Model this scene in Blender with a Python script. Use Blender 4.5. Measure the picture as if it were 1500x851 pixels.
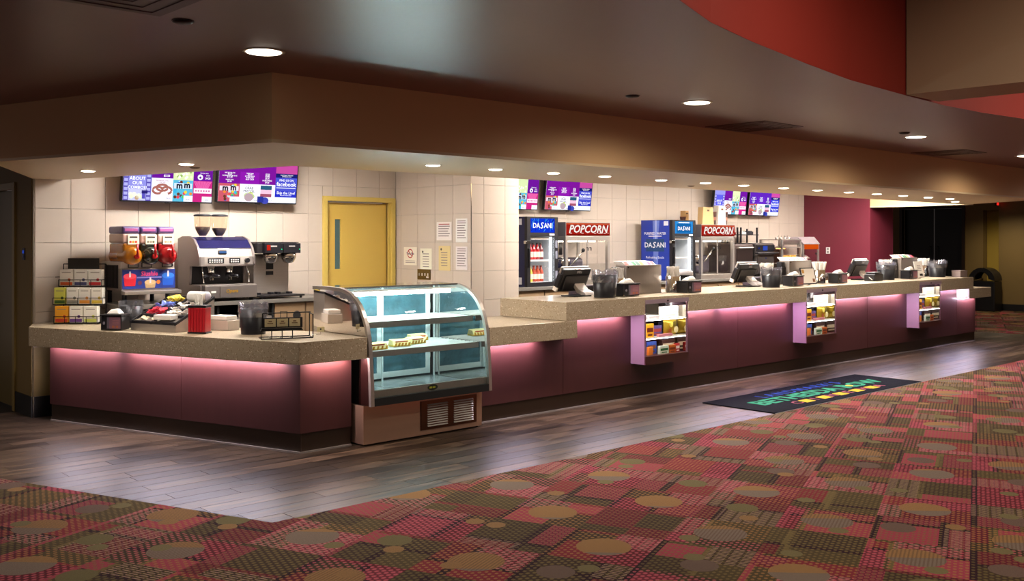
import bpy, math, random
from mathutils import Vector, Matrix, Euler, noise
from mathutils.geometry import tessellate_polygon

for o in list(bpy.data.objects):
    bpy.data.objects.remove(o)
scene = bpy.context.scene
COL = scene.collection
random.seed(7)
PI = math.pi
R = math.radians

# ------------------------------------------------------------------ camera
cam_d = bpy.data.cameras.new('camera')
cam_d.sensor_width = 36.0
cam_d.lens = 35.0
cam_d.shift_y = -(425.5 - 351.0) / 1500.0
cam_d.clip_end = 200
cam = bpy.data.objects.new('camera', cam_d)
COL.objects.link(cam)
cam.location = (0, 0, 1.67)
cam.rotation_euler = (R(90), 0, R(47 - 90))
scene.camera = cam

# ------------------------------------------------------------------ world and exposure
world = bpy.data.worlds.new('dim_lobby_air')
scene.world = world
world.use_nodes = True
wbg = world.node_tree.nodes['Background']
wbg.inputs[0].default_value = (0.60, 0.50, 0.46, 1)
wbg.inputs[1].default_value = 0.25
scene.view_settings.view_transform = 'Standard'
scene.view_settings.look = 'None'
scene.view_settings.gamma = 1.0
scene.view_settings.use_curve_mapping = False
scene.view_settings.exposure = 0.0

# light levels, tuned against the photograph
P_SOFFIT = 30.0      # each small downlight in the soffit
P_LOBBY = 95.0       # each large downlight in the lobby ceiling
E_LED = 205.0         # strips under the worktops
E_TROFFER = 84.0      # kitchen ceiling panels
E_TV = 1.2
E_CASE = 40.0

# ------------------------------------------------------------------ helpers: colour and materials
def C(h, a=1.0):
    h = h.lstrip('#')
    v = [int(h[i:i + 2], 16) / 255 for i in (0, 2, 4)]
    return tuple([(c / 12.92 if c <= .04045 else ((c + .055) / 1.055) ** 2.4) for c in v] + [a])

MATS = {}

def newmat(name):
    m = bpy.data.materials.new(name)
    m.use_nodes = True
    return m, m.node_tree, m.node_tree.nodes['Principled BSDF']

def mat(name, col='#808080', rough=.5, metal=0.0, spec=.5, emit=None, estr=0.0, var=.0, vscale=8.0, bump=0.0, bscale=60.0, trans=0.0, alpha=1.0, coat=0.0, stretch=None):
    if name in MATS:
        return MATS[name]
    m, nt, b = newmat(name)
    c = C(col) if isinstance(col, str) else tuple(col) + (1,) if len(col) == 3 else col
    b.inputs['Base Color'].default_value = c
    b.inputs['Roughness'].default_value = rough
    b.inputs['Metallic'].default_value = metal
    b.inputs['Specular IOR Level'].default_value = spec
    b.inputs['Transmission Weight'].default_value = trans
    b.inputs['Alpha'].default_value = alpha
    b.inputs['Coat Weight'].default_value = coat
    if emit is not None:
        b.inputs['Emission Color'].default_value = C(emit) if isinstance(emit, str) else tuple(emit) + (1,)
        b.inputs['Emission Strength'].default_value = estr
    if var > 0 or bump > 0:
        tc = nt.nodes.new('ShaderNodeTexCoord')
        src = tc.outputs['Object']
        if stretch:
            mp = nt.nodes.new('ShaderNodeMapping')
            mp.inputs['Scale'].default_value = stretch
            nt.links.new(src, mp.inputs['Vector'])
            src = mp.outputs['Vector']
        if var > 0:
            n = nt.nodes.new('ShaderNodeTexNoise')
            n.inputs['Scale'].default_value = vscale
            n.inputs['Detail'].default_value = 4
            nt.links.new(src, n.inputs['Vector'])
            rp = nt.nodes.new('ShaderNodeMapRange')
            rp.inputs['To Min'].default_value = 1 - var
            rp.inputs['To Max'].default_value = 1 + var
            nt.links.new(n.outputs['Fac'], rp.inputs['Value'])
            mx = nt.nodes.new('ShaderNodeVectorMath')
            mx.operation = 'SCALE'
            mx.inputs[0].default_value = c[:3]
            nt.links.new(rp.outputs['Result'], mx.inputs['Scale'])
            nt.links.new(mx.outputs['Vector'], b.inputs['Base Color'])
        if bump > 0:
            n2 = nt.nodes.new('ShaderNodeTexNoise')
            n2.inputs['Scale'].default_value = bscale
            n2.inputs['Detail'].default_value = 3
            nt.links.new(src, n2.inputs['Vector'])
            bp = nt.nodes.new('ShaderNodeBump')
            bp.inputs['Strength'].default_value = bump
            bp.inputs['Distance'].default_value = .01
            nt.links.new(n2.outputs['Fac'], bp.inputs['Height'])
            nt.links.new(bp.outputs['Normal'], b.inputs['Normal'])
    MATS[name] = m
    return m

def glow(name, col, strength):
    if name in MATS:
        return MATS[name]
    m = bpy.data.materials.new(name)
    m.use_nodes = True
    nt = m.node_tree
    nt.nodes.clear()
    e = nt.nodes.new('ShaderNodeEmission')
    e.inputs[0].default_value = C(col) if isinstance(col, str) else tuple(col) + (1,)
    e.inputs[1].default_value = strength
    out = nt.nodes.new('ShaderNodeOutputMaterial')
    nt.links.new(e.outputs[0], out.inputs[0])
    MATS[name] = m
    return m

def pane(name, tint='#ffffff', rough=.02, refl=.10, op=0.0):
    """thin clear sheet: transparent with a fresnel-weighted gloss"""
    if name in MATS:
        return MATS[name]
    m = bpy.data.materials.new(name)
    m.use_nodes = True
    nt = m.node_tree
    nt.nodes.clear()
    tr = nt.nodes.new('ShaderNodeBsdfTransparent')
    tr.inputs[0].default_value = C(tint)
    gl = nt.nodes.new('ShaderNodeBsdfGlossy')
    gl.inputs['Roughness'].default_value = rough
    fr = nt.nodes.new('ShaderNodeLayerWeight')
    fr.inputs['Blend'].default_value = .5
    pw = nt.nodes.new('ShaderNodeMath')
    pw.operation = 'POWER'
    pw.inputs[1].default_value = 5.0
    nt.links.new(fr.outputs['Facing'], pw.inputs[0])
    ad = nt.nodes.new('ShaderNodeMath')
    ad.operation = 'MULTIPLY_ADD'
    ad.inputs[1].default_value = .9
    ad.inputs[2].default_value = refl * .4
    ad.use_clamp = True
    nt.links.new(pw.outputs[0], ad.inputs[0])
    mx = nt.nodes.new('ShaderNodeMixShader')
    nt.links.new(ad.outputs[0], mx.inputs[0])
    nt.links.new(tr.outputs[0], mx.inputs[1])
    nt.links.new(gl.outputs[0], mx.inputs[2])
    last = mx
    if op > 0:
        df = nt.nodes.new('ShaderNodeBsdfDiffuse')
        df.inputs[0].default_value = C('#d8dae2')
        m2 = nt.nodes.new('ShaderNodeMixShader')
        m2.inputs[0].default_value = op
        nt.links.new(mx.outputs[0], m2.inputs[1])
        nt.links.new(df.outputs[0], m2.inputs[2])
        last = m2
    out = nt.nodes.new('ShaderNodeOutputMaterial')
    nt.links.new(last.outputs[0], out.inputs[0])
    MATS[name] = m
    return m

# node expressions -------------------------------------------------
class E_:
    def __init__(s, nt, sock):
        s.nt = nt
        s.s = sock
    def _op(s, op, *a):
        n = s.nt.nodes.new('ShaderNodeMath')
        n.operation = op
        for i, x in enumerate((s,) + a):
            if isinstance(x, E_):
                s.nt.links.new(x.s, n.inputs[i])
            else:
                n.inputs[i].default_value = x
        return E_(s.nt, n.outputs[0])
    def __add__(s, o): return s._op('ADD', o)
    def __sub__(s, o): return s._op('SUBTRACT', o)
    def __mul__(s, o): return s._op('MULTIPLY', o)
    def floor(s): return s._op('FLOOR')
    def fract(s): return s._op('FRACT')
    def abs(s): return s._op('ABSOLUTE')
    def lt(s, o): return s._op('LESS_THAN', o)
    def gt(s, o): return s._op('GREATER_THAN', o)
    def mod(s, o): return s._op('FLOORED_MODULO', o)
    def sqrt(s): return s._op('SQRT')

def rnd2(nt, a, b, seed):
    c = nt.nodes.new('ShaderNodeCombineXYZ')
    nt.links.new(a.s, c.inputs[0])
    nt.links.new(b.s, c.inputs[1])
    c.inputs[2].default_value = seed
    w = nt.nodes.new('ShaderNodeTexWhiteNoise')
    w.noise_dimensions = '3D'
    nt.links.new(c.outputs[0], w.inputs['Vector'])
    return E_(nt, w.outputs['Value'])

def cmix(nt, f, a, b):
    n = nt.nodes.new('ShaderNodeMix')
    n.data_type = 'RGBA'
    if isinstance(f, E_):
        nt.links.new(f.s, n.inputs['Factor'])
    else:
        n.inputs['Factor'].default_value = f
    for x, k in ((a, 6), (b, 7)):
        if isinstance(x, tuple):
            n.inputs[k].default_value = x
        else:
            nt.links.new(x, n.inputs[k])
    return n.outputs[2]

def carpet_material():
    m, nt, b = newmat('carpet_pattern')
    geo = nt.nodes.new('ShaderNodeTexCoord')
    mp = nt.nodes.new('ShaderNodeMapping')
    mp.inputs['Rotation'].default_value = (0, 0, -R(22))
    nt.links.new(geo.outputs['Object'], mp.inputs['Vector'])
    sp = nt.nodes.new('ShaderNodeSeparateXYZ')
    nt.links.new(mp.outputs[0], sp.inputs[0])
    u, v = E_(nt, sp.outputs[0]), E_(nt, sp.outputs[1])
    S = .515
    cu = (u - .215) * (1 / S)
    cv = (v - .03) * (1 / S)
    i, j = cu.floor(), cv.floor()
    a = cu.fract() - .5
    c = cv.fract() - .5
    par = (i + j).mod(2.0).lt(.5)          # 1 on the red cells
    r1, r2, r3, r4 = (rnd2(nt, i, j, k * 3.7 + 1) for k in range(4))
    red, red2 = C('#6e2028'), C('#883440')
    olive, ol2 = C('#45391f'), C('#5c4e2c')
    mar, tan, gray = C('#240c12'), C('#80603a'), C('#6a5c50')
    # every cell is cut into four unequal blocks, and each block takes its own yarn
    qa = a.gt((r1 - .5) * .55)
    qc = c.gt((r2 - .5) * .55)
    rq = rnd2(nt, i * 2.0 + qa, j * 2.0 + qc, 11.0)
    rp = rnd2(nt, i * 2.0 + qa, j * 2.0 + qc, 17.0)
    base = cmix(nt, rq.lt(.62), mar, olive)
    base = cmix(nt, (rq + par * .22).gt(.60), base, red)
    base = cmix(nt, (rq + par * .18).gt(.86), base, red2)
    # narrow bands along the block edges
    ea = (a - (r1 - .5) * .55).abs()
    ec = (c - (r2 - .5) * .55).abs()
    base = cmix(nt, ea.lt(.045) * r3.gt(.3), base, cmix(nt, r4.lt(.5), mar, red))
    base = cmix(nt, ec.lt(.05) * r4.gt(.25), base, cmix(nt, r3.lt(.55), mar, ol2))
    base = cmix(nt, a.gt(.42) * r2.gt(.3), base, cmix(nt, r3.lt(.6), red, olive))
    base = cmix(nt, c.gt(.43) * r1.gt(.3), base, cmix(nt, r2.lt(.5), red2, mar))
    # woven dots, staggered rows
    D = 1 / .028
    dv = v * D
    row = dv.floor()
    du = u * D * .62 + row.mod(2.0) * .5
    fx, fy = du.fract() - .5, dv.fract() - .5
    dd = (fx * fx * 1.6 + fy * fy).sqrt()
    dcol = cmix(nt, rp.lt(.5), cmix(nt, par, ol2, C('#a8505a')), cmix(nt, par, C('#6a5832'), C('#8c6438')))
    base = cmix(nt, dd.lt(.34) * .65, base, dcol)
    base = cmix(nt, dd.gt(.47) * rp.gt(.25) * .6, base, mar)
    # thin pale lines on some blocks
    ln = (u * (1 / .024)).fract().lt(.32) * (v * (1 / .07)).fract().lt(.8) * rp.gt(.78)
    base = cmix(nt, ln * .6, base, C('#a88878'))
    # discs
    q = (a * a + c * c).sqrt()
    st = (v * (1 / .02)).fract().lt(.45)
    two = cmix(nt, (a + c * .4 + r3 * .6 - .3).gt(0.0), gray, tan)
    two = cmix(nt, st * .45 * r4.gt(.4), two, C('#4c3428'))
    base = cmix(nt, q.lt(.29) * par * r2.gt(.30), base, two)
    ox, oy = a - (r3 - .5) * .6, c - (r4 - .5) * .6
    q2 = (ox * ox + oy * oy).sqrt()
    base = cmix(nt, q2.lt(.19) * (par * -1.0 + 1.0) * r1.gt(.35), base, cmix(nt, r2.lt(.5), C('#5c5434'), C('#5a483e')))
    px, py = a + (r2 - .5) * .8, c + (r1 - .5) * .8
    q3 = (px * px + py * py).sqrt()
    base = cmix(nt, q3.lt(.11) * r4.gt(.35), base, cmix(nt, r3.lt(.6), C('#7a5c38'), C('#635a3a')))
    # colour drift over the whole cloth
    n = nt.nodes.new('ShaderNodeTexNoise')
    n.inputs['Scale'].default_value = 300
    nt.links.new(geo.outputs['Object'], n.inputs['Vector'])
    base = cmix(nt, .25, base, cmix(nt, E_(nt, n.outputs['Fac']).gt(.5), mar, base))
    nt.links.new(base, b.inputs['Base Color'])
    b.inputs['Roughness'].default_value = 1
    b.inputs['Specular IOR Level'].default_value = .12
    bp = nt.nodes.new('ShaderNodeBump')
    bp.inputs['Strength'].default_value = .5
    bp.inputs['Distance'].default_value = .004
    nt.links.new(n.outputs['Fac'], bp.inputs['Height'])
    nt.links.new(bp.outputs['Normal'], b.inputs['Normal'])
    return m

def plank_material():
    m, nt, b = newmat('wood_plank')
    tc = nt.nodes.new('ShaderNodeTexCoord')
    geo = nt.nodes.new('ShaderNodeNewGeometry')
    mp = nt.nodes.new('ShaderNodeMapping')
    mp.inputs['Scale'].default_value = (1.6, 16, 1)
    nt.links.new(geo.outputs['Position'], mp.inputs['Vector'])
    oi = nt.nodes.new('ShaderNodeObjectInfo')
    n = nt.nodes.new('ShaderNodeTexNoise')
    n.noise_dimensions = '4D'
    n.inputs['Scale'].default_value = 1.6
    n.inputs['Detail'].default_value = 7
    n.inputs['Roughness'].default_value = .65
    nt.links.new(mp.outputs[0], n.inputs['Vector'])
    w = nt.nodes.new('ShaderNodeMath')
    w.operation = 'MULTIPLY'
    w.inputs[1].default_value = 37
    nt.links.new(oi.outputs['Random'], w.inputs[0])
    nt.links.new(w.outputs[0], n.inputs['W'])
    rp = nt.nodes.new('ShaderNodeValToRGB')
    e = rp.color_ramp.elements
    e[0].position, e[0].color = .36, C('#140e0b')
    e[1].position, e[1].color = .66, C('#5c4a3a')
    nt.links.new(n.outputs['Fac'], rp.inputs['Fac'])
    hs = nt.nodes.new('ShaderNodeHueSaturation')
    mr = nt.nodes.new('ShaderNodeMapRange')
    mr.inputs['To Min'].default_value = .40
    mr.inputs['To Max'].default_value = 1.5
    nt.links.new(oi.outputs['Random'], mr.inputs['Value'])
    nt.links.new(mr.outputs[0], hs.inputs['Value'])
    nt.links.new(rp.outputs[0], hs.inputs['Color'])
    nt.links.new(hs.outputs[0], b.inputs['Base Color'])
    r2 = nt.nodes.new('ShaderNodeMapRange')
    r2.inputs['To Min'].default_value = .16
    r2.inputs['To Max'].default_value = .58
    nt.links.new(n.outputs['Fac'], r2.inputs['Value'])
    nt.links.new(r2.outputs[0], b.inputs['Roughness'])
    b.inputs['Specular IOR Level'].default_value = .10
    b.inputs['Specular Tint'].default_value = (.72, .80, 1, 1)
    b.inputs['Coat Weight'].default_value = .0
    b.inputs['Coat Roughness'].default_value = .22
    bp = nt.nodes.new('ShaderNodeBump')
    bp.inputs['Strength'].default_value = .25
    bp.inputs['Distance'].default_value = .003
    nt.links.new(n.outputs['Fac'], bp.inputs['Height'])
    nt.links.new(bp.outputs['Normal'], b.inputs['Normal'])
    return m

def quartz_material():
    m, nt, b = newmat('speckled_quartz')
    tc = nt.nodes.new('ShaderNodeTexCoord')
    vo = nt.nodes.new('ShaderNodeTexVoronoi')
    vo.inputs['Scale'].default_value = 90
    nt.links.new(tc.outputs['Object'], vo.inputs['Vector'])
    wn = nt.nodes.new('ShaderNodeTexWhiteNoise')
    nt.links.new(vo.outputs['Position'], wn.inputs['Vector'])
    f = E_(nt, wn.outputs['Value'])
    d = E_(nt, vo.outputs['Distance']).lt(.42)
    base = cmix(nt, f.gt(.80) * d, C('#ae9e86'), C('#8a7658'))
    base = cmix(nt, f.lt(.12) * d, base, C('#d8cdb8'))
    nt.links.new(base, b.inputs['Base Color'])
    b.inputs['Roughness'].default_value = .28
    return m

def steel_material(name, col='#a8a19c', rough=.28, stretch=(1, 1, 60)):
    if name in MATS:
        return MATS[name]
    m = mat(name, col, rough, 1.0, var=.10, vscale=3, stretch=stretch)
    return m

# ------------------------------------------------------------------ helpers: geometry
class MB:
    def __init__(s):
        s.v, s.f = [], []
    def add(s, vs, fs):
        k = len(s.v)
        s.v += [tuple(p) for p in vs]
        s.f += [tuple(i + k for i in f) for f in fs]
        return s
    def box(s, x0, y0, z0, x1, y1, z1):
        v = [(x0, y0, z0), (x1, y0, z0), (x1, y1, z0), (x0, y1, z0), (x0, y0, z1), (x1, y0, z1), (x1, y1, z1), (x0, y1, z1)]
        return s.add(v, [(3, 2, 1, 0), (4, 5, 6, 7), (0, 1, 5, 4), (1, 2, 6, 5), (2, 3, 7, 6), (3, 0, 4, 7)])
    def prism(s, poly, t0, t1, plane='xy'):
        f = {'xy': lambda p, t: (p[0], p[1], t), 'yz': lambda p, t: (t, p[0], p[1]), 'xz': lambda p, t: (p[0], t, p[1])}[plane]
        n = len(poly)
        vs = [f(p, t0) for p in poly] + [f(p, t1) for p in poly]
        tri = tessellate_polygon([[Vector((p[0], p[1], 0)) for p in poly]])
        fs = [tuple(reversed(t)) for t in tri] + [tuple(i + n for i in t) for t in tri]
        fs += [(i, (i + 1) % n, n + (i + 1) % n, n + i) for i in range(n)]
        return s.add(vs, fs)
    def lathe(s, prof, c=(0, 0, 0), n=20, axis='z', a0=0.0, a1=2 * PI, caps=True):
        full = abs(a1 - a0 - 2 * PI) < 1e-6
        m = n if full else n + 1
        vs = []
        for r, h in prof:
            for k in range(m):
                t = a0 + (a1 - a0) * k / n
                p = (r * math.cos(t), r * math.sin(t), h)
                if axis == 'y':
                    p = (p[0], h, p[1])
                elif axis == 'x':
                    p = (h, p[0], p[1])
                vs.append((p[0] + c[0], p[1] + c[1], p[2] + c[2]))
        fs = []
        for q in range(len(prof) - 1):
            for k in range(n):
                k2 = (k + 1) % m
                fs.append((q * m + k, q * m + k2, (q + 1) * m + k2, (q + 1) * m + k))
        if caps and full:
            if prof[0][0] > 1e-6:
                fs.append(tuple(reversed(range(m))))
            if prof[-1][0] > 1e-6:
                fs.append(tuple((len(prof) - 1) * m + k for k in range(m)))
        return s.add(vs, fs)
    def tube(s, pts, r, n=6, closed=False):
        P = [Vector(p) for p in pts]
        vs = []
        L = len(P)
        up = Vector((0, 0, 1))
        for i, p in enumerate(P):
            if closed:
                d = P[(i + 1) % L] - P[i - 1]
            else:
                d = P[min(i + 1, L - 1)] - P[max(i - 1, 0)]
            d.normalize()
            a = d.cross(up)
            if a.length < 1e-3:
                a = d.cross(Vector((1, 0, 0)))
            a.normalize()
            b = a.cross(d)
            for k in range(n):
                t = 2 * PI * k / n
                vs.append(p + a * (r * math.cos(t)) + b * (r * math.sin(t)))
        fs = []
        for i in range(L if closed else L - 1):
            for k in range(n):
                i2 = (i + 1) % L
                fs.append((i * n + k, i * n + (k + 1) % n, i2 * n + (k + 1) % n, i2 * n + k))
        if not closed:
            fs.append(tuple(reversed(range(n))))
            fs.append(tuple((L - 1) * n + k for k in range(n)))
        return s.add(vs, fs)
    def xf(s, M):
        s.v = [tuple(M @ Vector(p)) for p in s.v]
        return s
    def build(s, name, m, parent=None, smooth=False, bevel=0.0, seg=2, loc=None):
        me = bpy.data.meshes.new(name)
        me.from_pydata(s.v, [], s.f)
        me.update()
        import bmesh
        bm = bmesh.new()
        bm.from_mesh(me)
        bmesh.ops.recalc_face_normals(bm, faces=bm.faces)
        bm.to_mesh(me)
        bm.free()
        return link(name, me, m, parent, smooth, bevel, seg, loc)

def link(name, me, m, parent=None, smooth=False, bevel=0.0, seg=2, loc=None):
    o = bpy.data.objects.new(name, me)
    COL.objects.link(o)
    if m is not None and not me.materials:
        me.materials.append(m)
    if parent is not None:
        o.parent = parent
    if loc is not None:
        o.location = loc
    if smooth:
        for p in me.polygons:
            p.use_smooth = True
    if bevel > 0:
        bv = o.modifiers.new('bevel', 'BEVEL')
        bv.width = bevel
        bv.segments = seg
        bv.limit_method = 'ANGLE'
        bv.angle_limit = R(40)
    return o

def BOX(*a):
    return MB().box(*a)

def tag(o, label, cat, group=None, kind=None):
    if label:
        o['label'] = label
    if cat:
        o['category'] = cat
    if group:
        o['group'] = group
    if kind:
        o['kind'] = kind
    return o

def thing(name, label, cat, loc=(0, 0, 0), rz=0.0, group=None):
    o = bpy.data.objects.new(name, None)
    COL.objects.link(o)
    o.empty_display_size = .05
    o.location = loc
    o.rotation_euler = (0, 0, rz)
    return tag(o, label, cat, group)

def struct(o):
    o['kind'] = 'structure'
    return o

def sroot(name, loc=(0, 0, 0)):
    o = bpy.data.objects.new(name, None)
    COL.objects.link(o)
    o.location = loc
    o['kind'] = 'structure'
    return o

def dup(root, loc, rz=None, label=None, group=None):
    def cp(o, par):
        c = o.copy()
        COL.objects.link(c)
        c.parent = par
        for ch in o.children:
            cp(ch, c)
        return c
    r = cp(root, None)
    r.location = loc
    if rz is not None:
        r.rotation_euler = (0, 0, rz)
    if label:
        r['label'] = label
    if group:
        r['group'] = group
    return r

TXT = {}

def text(s, size, m, parent, loc, rot=(90, 0, 0), name='lettering', shear=0.0, bold=0.0, ext=.0008, wide=1.0, align='CENTER', space=1.0):
    key = (s, size, shear, bold, ext, align, space, wide, m.name)
    if key in TXT:
        me = TXT[key]
    else:
        cu = bpy.data.curves.new('txt', 'FONT')
        cu.body = s
        cu.size = size
        cu.shear = shear
        cu.offset = bold
        cu.extrude = ext
        cu.align_x = align
        cu.align_y = 'CENTER'
        cu.space_character = space
        cu.resolution_u = 2
        ob = bpy.data.objects.new('txt', cu)
        COL.objects.link(ob)
        dg = bpy.context.evaluated_depsgraph_get()
        me = bpy.data.meshes.new_from_object(ob.evaluated_get(dg))
        bpy.data.objects.remove(ob)
        if wide != 1.0:
            for vv in me.vertices:
                vv.co.x *= wide
        me.materials.clear()
        me.materials.append(m)
        TXT[key] = me
    o = bpy.data.objects.new(name, me)
    COL.objects.link(o)
    o.parent = parent
    o.location = loc
    o.rotation_euler = tuple(R(a) for a in rot)
    return o

# ------------------------------------------------------------------ shared materials
M_CARPET = carpet_material()
M_PLANK = plank_material()
M_QUARTZ = quartz_material()
M_STEEL = mat('brushed_steel', '#b8b0aa', .34, .72, var=.10, vscale=3, stretch=(1, 1, 60))
M_STEELH = mat('brushed_steel_flat', '#b2a8a0', .30, .72, var=.10, vscale=3, stretch=(60, 60, 1))
M_CHROME = mat('polished_steel', '#c9c6c2', .12, 1.0)
M_MIRROR = mat('mirror_steel', '#d4cfcc', .03, 1.0)
M_BLACK = mat('black_plastic', '#15141a', .38, var=.1)
M_BLACKM = mat('black_matte', '#0d0c0d', .8)
M_DARK = mat('charcoal_metal', '#2a2729', .4, .4, var=.1)
M_WHITE = mat('white_plastic', '#e6e2dc', .45, var=.03)
M_PAPER = mat('white_paper', '#ece8e2', .9)
M_TILE = mat('wall_tile', '#cdbfb2', .34, var=.05, vscale=3, bump=.03, bscale=90)
M_GROUT = mat('grout', '#b0a498', .9, var=.08)
M_SOFFIT = mat('soffit_paint', '#dcb78a', .62, var=.03, vscale=2, bump=.02)
M_SOFFIT_U = mat('soffit_underside_paint', '#e2cca8', .42, var=.03, vscale=2, bump=.02)
M_CEIL = mat('ceiling_paint', '#80605f', .36, spec=.75, var=.05, vscale=1.5, bump=.03, bscale=25)
M_RED = mat('red_paint', '#8c2418', .6, var=.05, vscale=2, bump=.02)
M_BEIGE = mat('beige_paint', '#a08468', .65, var=.04, vscale=2, bump=.02)
M_OLIVE = mat('olive_wall_paint', '#7a6438', .6, var=.05, vscale=2, bump=.02)
M_MUSTARD = mat('mustard_wall_paint', '#a68c36', .6, var=.05, vscale=2, bump=.02)
M_PURPLE = mat('plum_wall_paint', '#6e2333', .5, var=.06, vscale=2, bump=.02)
M_YDOOR = mat('yellow_door_paint', '#dcb95a', .42, var=.04, vscale=2)
M_YFRAME = mat('yellow_frame_paint', '#d8bd62', .4, var=.03)
M_BASEB = mat('black_baseboard', '#0e0c0a', .45)
M_PANEL = mat('maroon_laminate', '#452322', .36, var=.12, vscale=5, stretch=(3, 3, .4), bump=.02, bscale=40)
M_TOE = mat('dark_toe_kick', '#2d1d10', .42, var=.15, vscale=4)
M_GLASS = pane('clear_glass')
M_GLASSB = pane('cool_glass', '#e6f4f4', .02, .12)
M_BAG = pane('clear_plastic_bag', '#f4f4fa', .12, .45, .06)
M_LAVLAM = mat('lavender_laminate', '#8a6678', .4, var=.05, vscale=5)
M_RAIL = mat('grey_rail', '#a893a0', .4, .3)
M_BACKBAR = mat('grey_backbar_top', '#6f6a64', .35, var=.06)
M_CAB = mat('tan_cabinet', '#8d7357', .45, var=.06, vscale=6)

# ------------------------------------------------------------------ floor, planks, carpet
floor = struct(BOX(-9, -7, -.12, 27, 16, -.012).build('floor', mat('subfloor', '#241d18', .8, var=.1)))

def clip(poly, a, b, c):
    """keep the part of a convex polygon where a*x+b*y >= c"""
    out = []
    for k in range(len(poly)):
        p, q = poly[k], poly[(k + 1) % len(poly)]
        dp, dq = a * p[0] + b * p[1] - c, a * q[0] + b * q[1] - c
        if dp >= 0:
            out.append(p)
        if dp * dq < 0:
            t = dp / (dp - dq)
            out.append((p[0] + (q[0] - p[0]) * t, p[1] + (q[1] - p[1]) * t))
    return out

EA = 5.25                                        # where the carpet stops, along the counter
EC = (2.965, 5.25)                               # its corner
ED = (-.3484, .9373)                             # and its direction past the corner
NB = (ED[1], -ED[0])                             # pointing towards the counter
PW, PL = .155, 1.24
row = 0
y = EA
n_pl = 0
while y < 10.6:
    off = random.uniform(0, PL)
    x = -1 + off - PL
    xe = 18.5 if y < 7.6 else 4.4
    while x < xe:
        x1 = min(x + PL, xe)
        poly = [(x + .0015, y + .0015), (x1 - .0015, y + .0015), (x1 - .0015, min(y + PW, 10.6) - .0015), (x + .0015, min(y + PW, 10.6) - .0015)]
        poly = clip(poly, NB[0], NB[1], NB[0] * EC[0] + NB[1] * EC[1])
        # nothing is laid under the counter
        if poly and len(poly) > 2:
            cx = sum(p[0] for p in poly) / len(poly)
            under = y > 6.9 and x + .05 > 4.08 - .329 * (y - 6.8) + .35 and x1 < 16.9
            under = under or (y > 6.9 and cx > 4.7 and cx < 16.6)
            under = under or (9.95 < y and cx > 3.2) or (y > 7.0 and cx > 16.9 and y > 7.45)
            area = abs(sum(poly[k][0] * poly[(k + 1) % len(poly)][1] - poly[(k + 1) % len(poly)][0] * poly[k][1] for k in range(len(poly)))) / 2
            if not under and area > .004 and cx > .9:
                MB().prism(poly, -.012, 0).build('plank', M_PLANK, floor)
                n_pl += 1
        x = x1
    y += PW
print('planks', n_pl)
carp = MB().prism([(-9, -7), (24.39, -7), (24.39, 14), (18.5, 14), (18.5, 5.25), (2.965, 5.25), (2.965 - .3484 * 6.5, 5.25 + .9373 * 6.5), (-9, 11.3)], -.012, .004).build('carpet', M_CARPET)
tag(carp, 'red and olive patterned carpet with circles and rectangles covering the lobby', 'carpet')

# ------------------------------------------------------------------ tiled walls
TZ0, TS = .010, .326

def rects_minus(r, holes):
    out = [r]
    for h in holes:
        nxt = []
        for (a0, b0, a1, b1) in out:
            if h[2] <= a0 or h[0] >= a1 or h[3] <= b0 or h[1] >= b1:
                nxt.append((a0, b0, a1, b1))
                continue
            if h[0] > a0: nxt.append((a0, b0, h[0], b1))
            if h[2] < a1: nxt.append((h[2], b0, a1, b1))
            m0, m1 = max(a0, h[0]), min(a1, h[2])
            if h[1] > b0: nxt.append((m0, b0, m1, h[1]))
            if h[3] < b1: nxt.append((m0, h[3], m1, b1))
        out = nxt
    return out

def tile_wall(parent, axis, plane, s0, s1, first, z0, z1, holes=(), sgn=-1):
    """tiles on a vertical wall: axis 'y' lies in a plane of constant Y facing -Y, axis 'x' of constant X facing -X"""
    cache = {}
    g, th = .0013, .006
    k = math.floor((s0 - first) / .328)
    while first + k * .328 < s1:
        a0, a1 = max(s0, first + k * .328), min(s1, first + (k + 1) * .328)
        k += 1
        if a1 - a0 < .01:
            continue
        q = 0
        while TZ0 + q * TS < z1:
            b0, b1 = TZ0 + q * TS, min(z1, TZ0 + (q + 1) * TS)
            q += 1
            if b1 <= z0 + .02:
                continue
            for (r0, t0, r1, t1) in rects_minus((a0, b0, a1, b1), holes):
                if r1 - r0 < .012 or t1 - t0 < .012:
                    continue
                w, h = round(r1 - r0 - 2 * g, 4), round(t1 - t0 - 2 * g, 4)
                c = .0015
                if (w, h) not in cache:
                    m = MB()
                    if axis == 'y':
                        vs = [(0, 0, 0), (w, 0, 0), (w, 0, h), (0, 0, h), (c, -th, c), (w - c, -th, c), (w - c, -th, h - c), (c, -th, h - c)]
                    else:
                        vs = [(0, 0, 0), (0, w, 0), (0, w, h), (0, 0, h), (-th, c, c), (-th, w - c, c), (-th, w - c, h - c), (-th, c, h - c)]
                    m.add(vs, [(4, 5, 6, 7), (0, 1, 5, 4), (1, 2, 6, 5), (2, 3, 7, 6), (3, 0, 4, 7)])
                    o = m.build('tile', M_TILE, parent)
                    cache[(w, h)] = o.data
                else:
                    o = link('tile', cache[(w, h)], None, parent)
                d = random.uniform(-.0008, .0008)
                o.location = (r0 + g, plane + d, t0 + g) if axis == 'y' else (plane + d, r0 + g, t0 + g)

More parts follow.
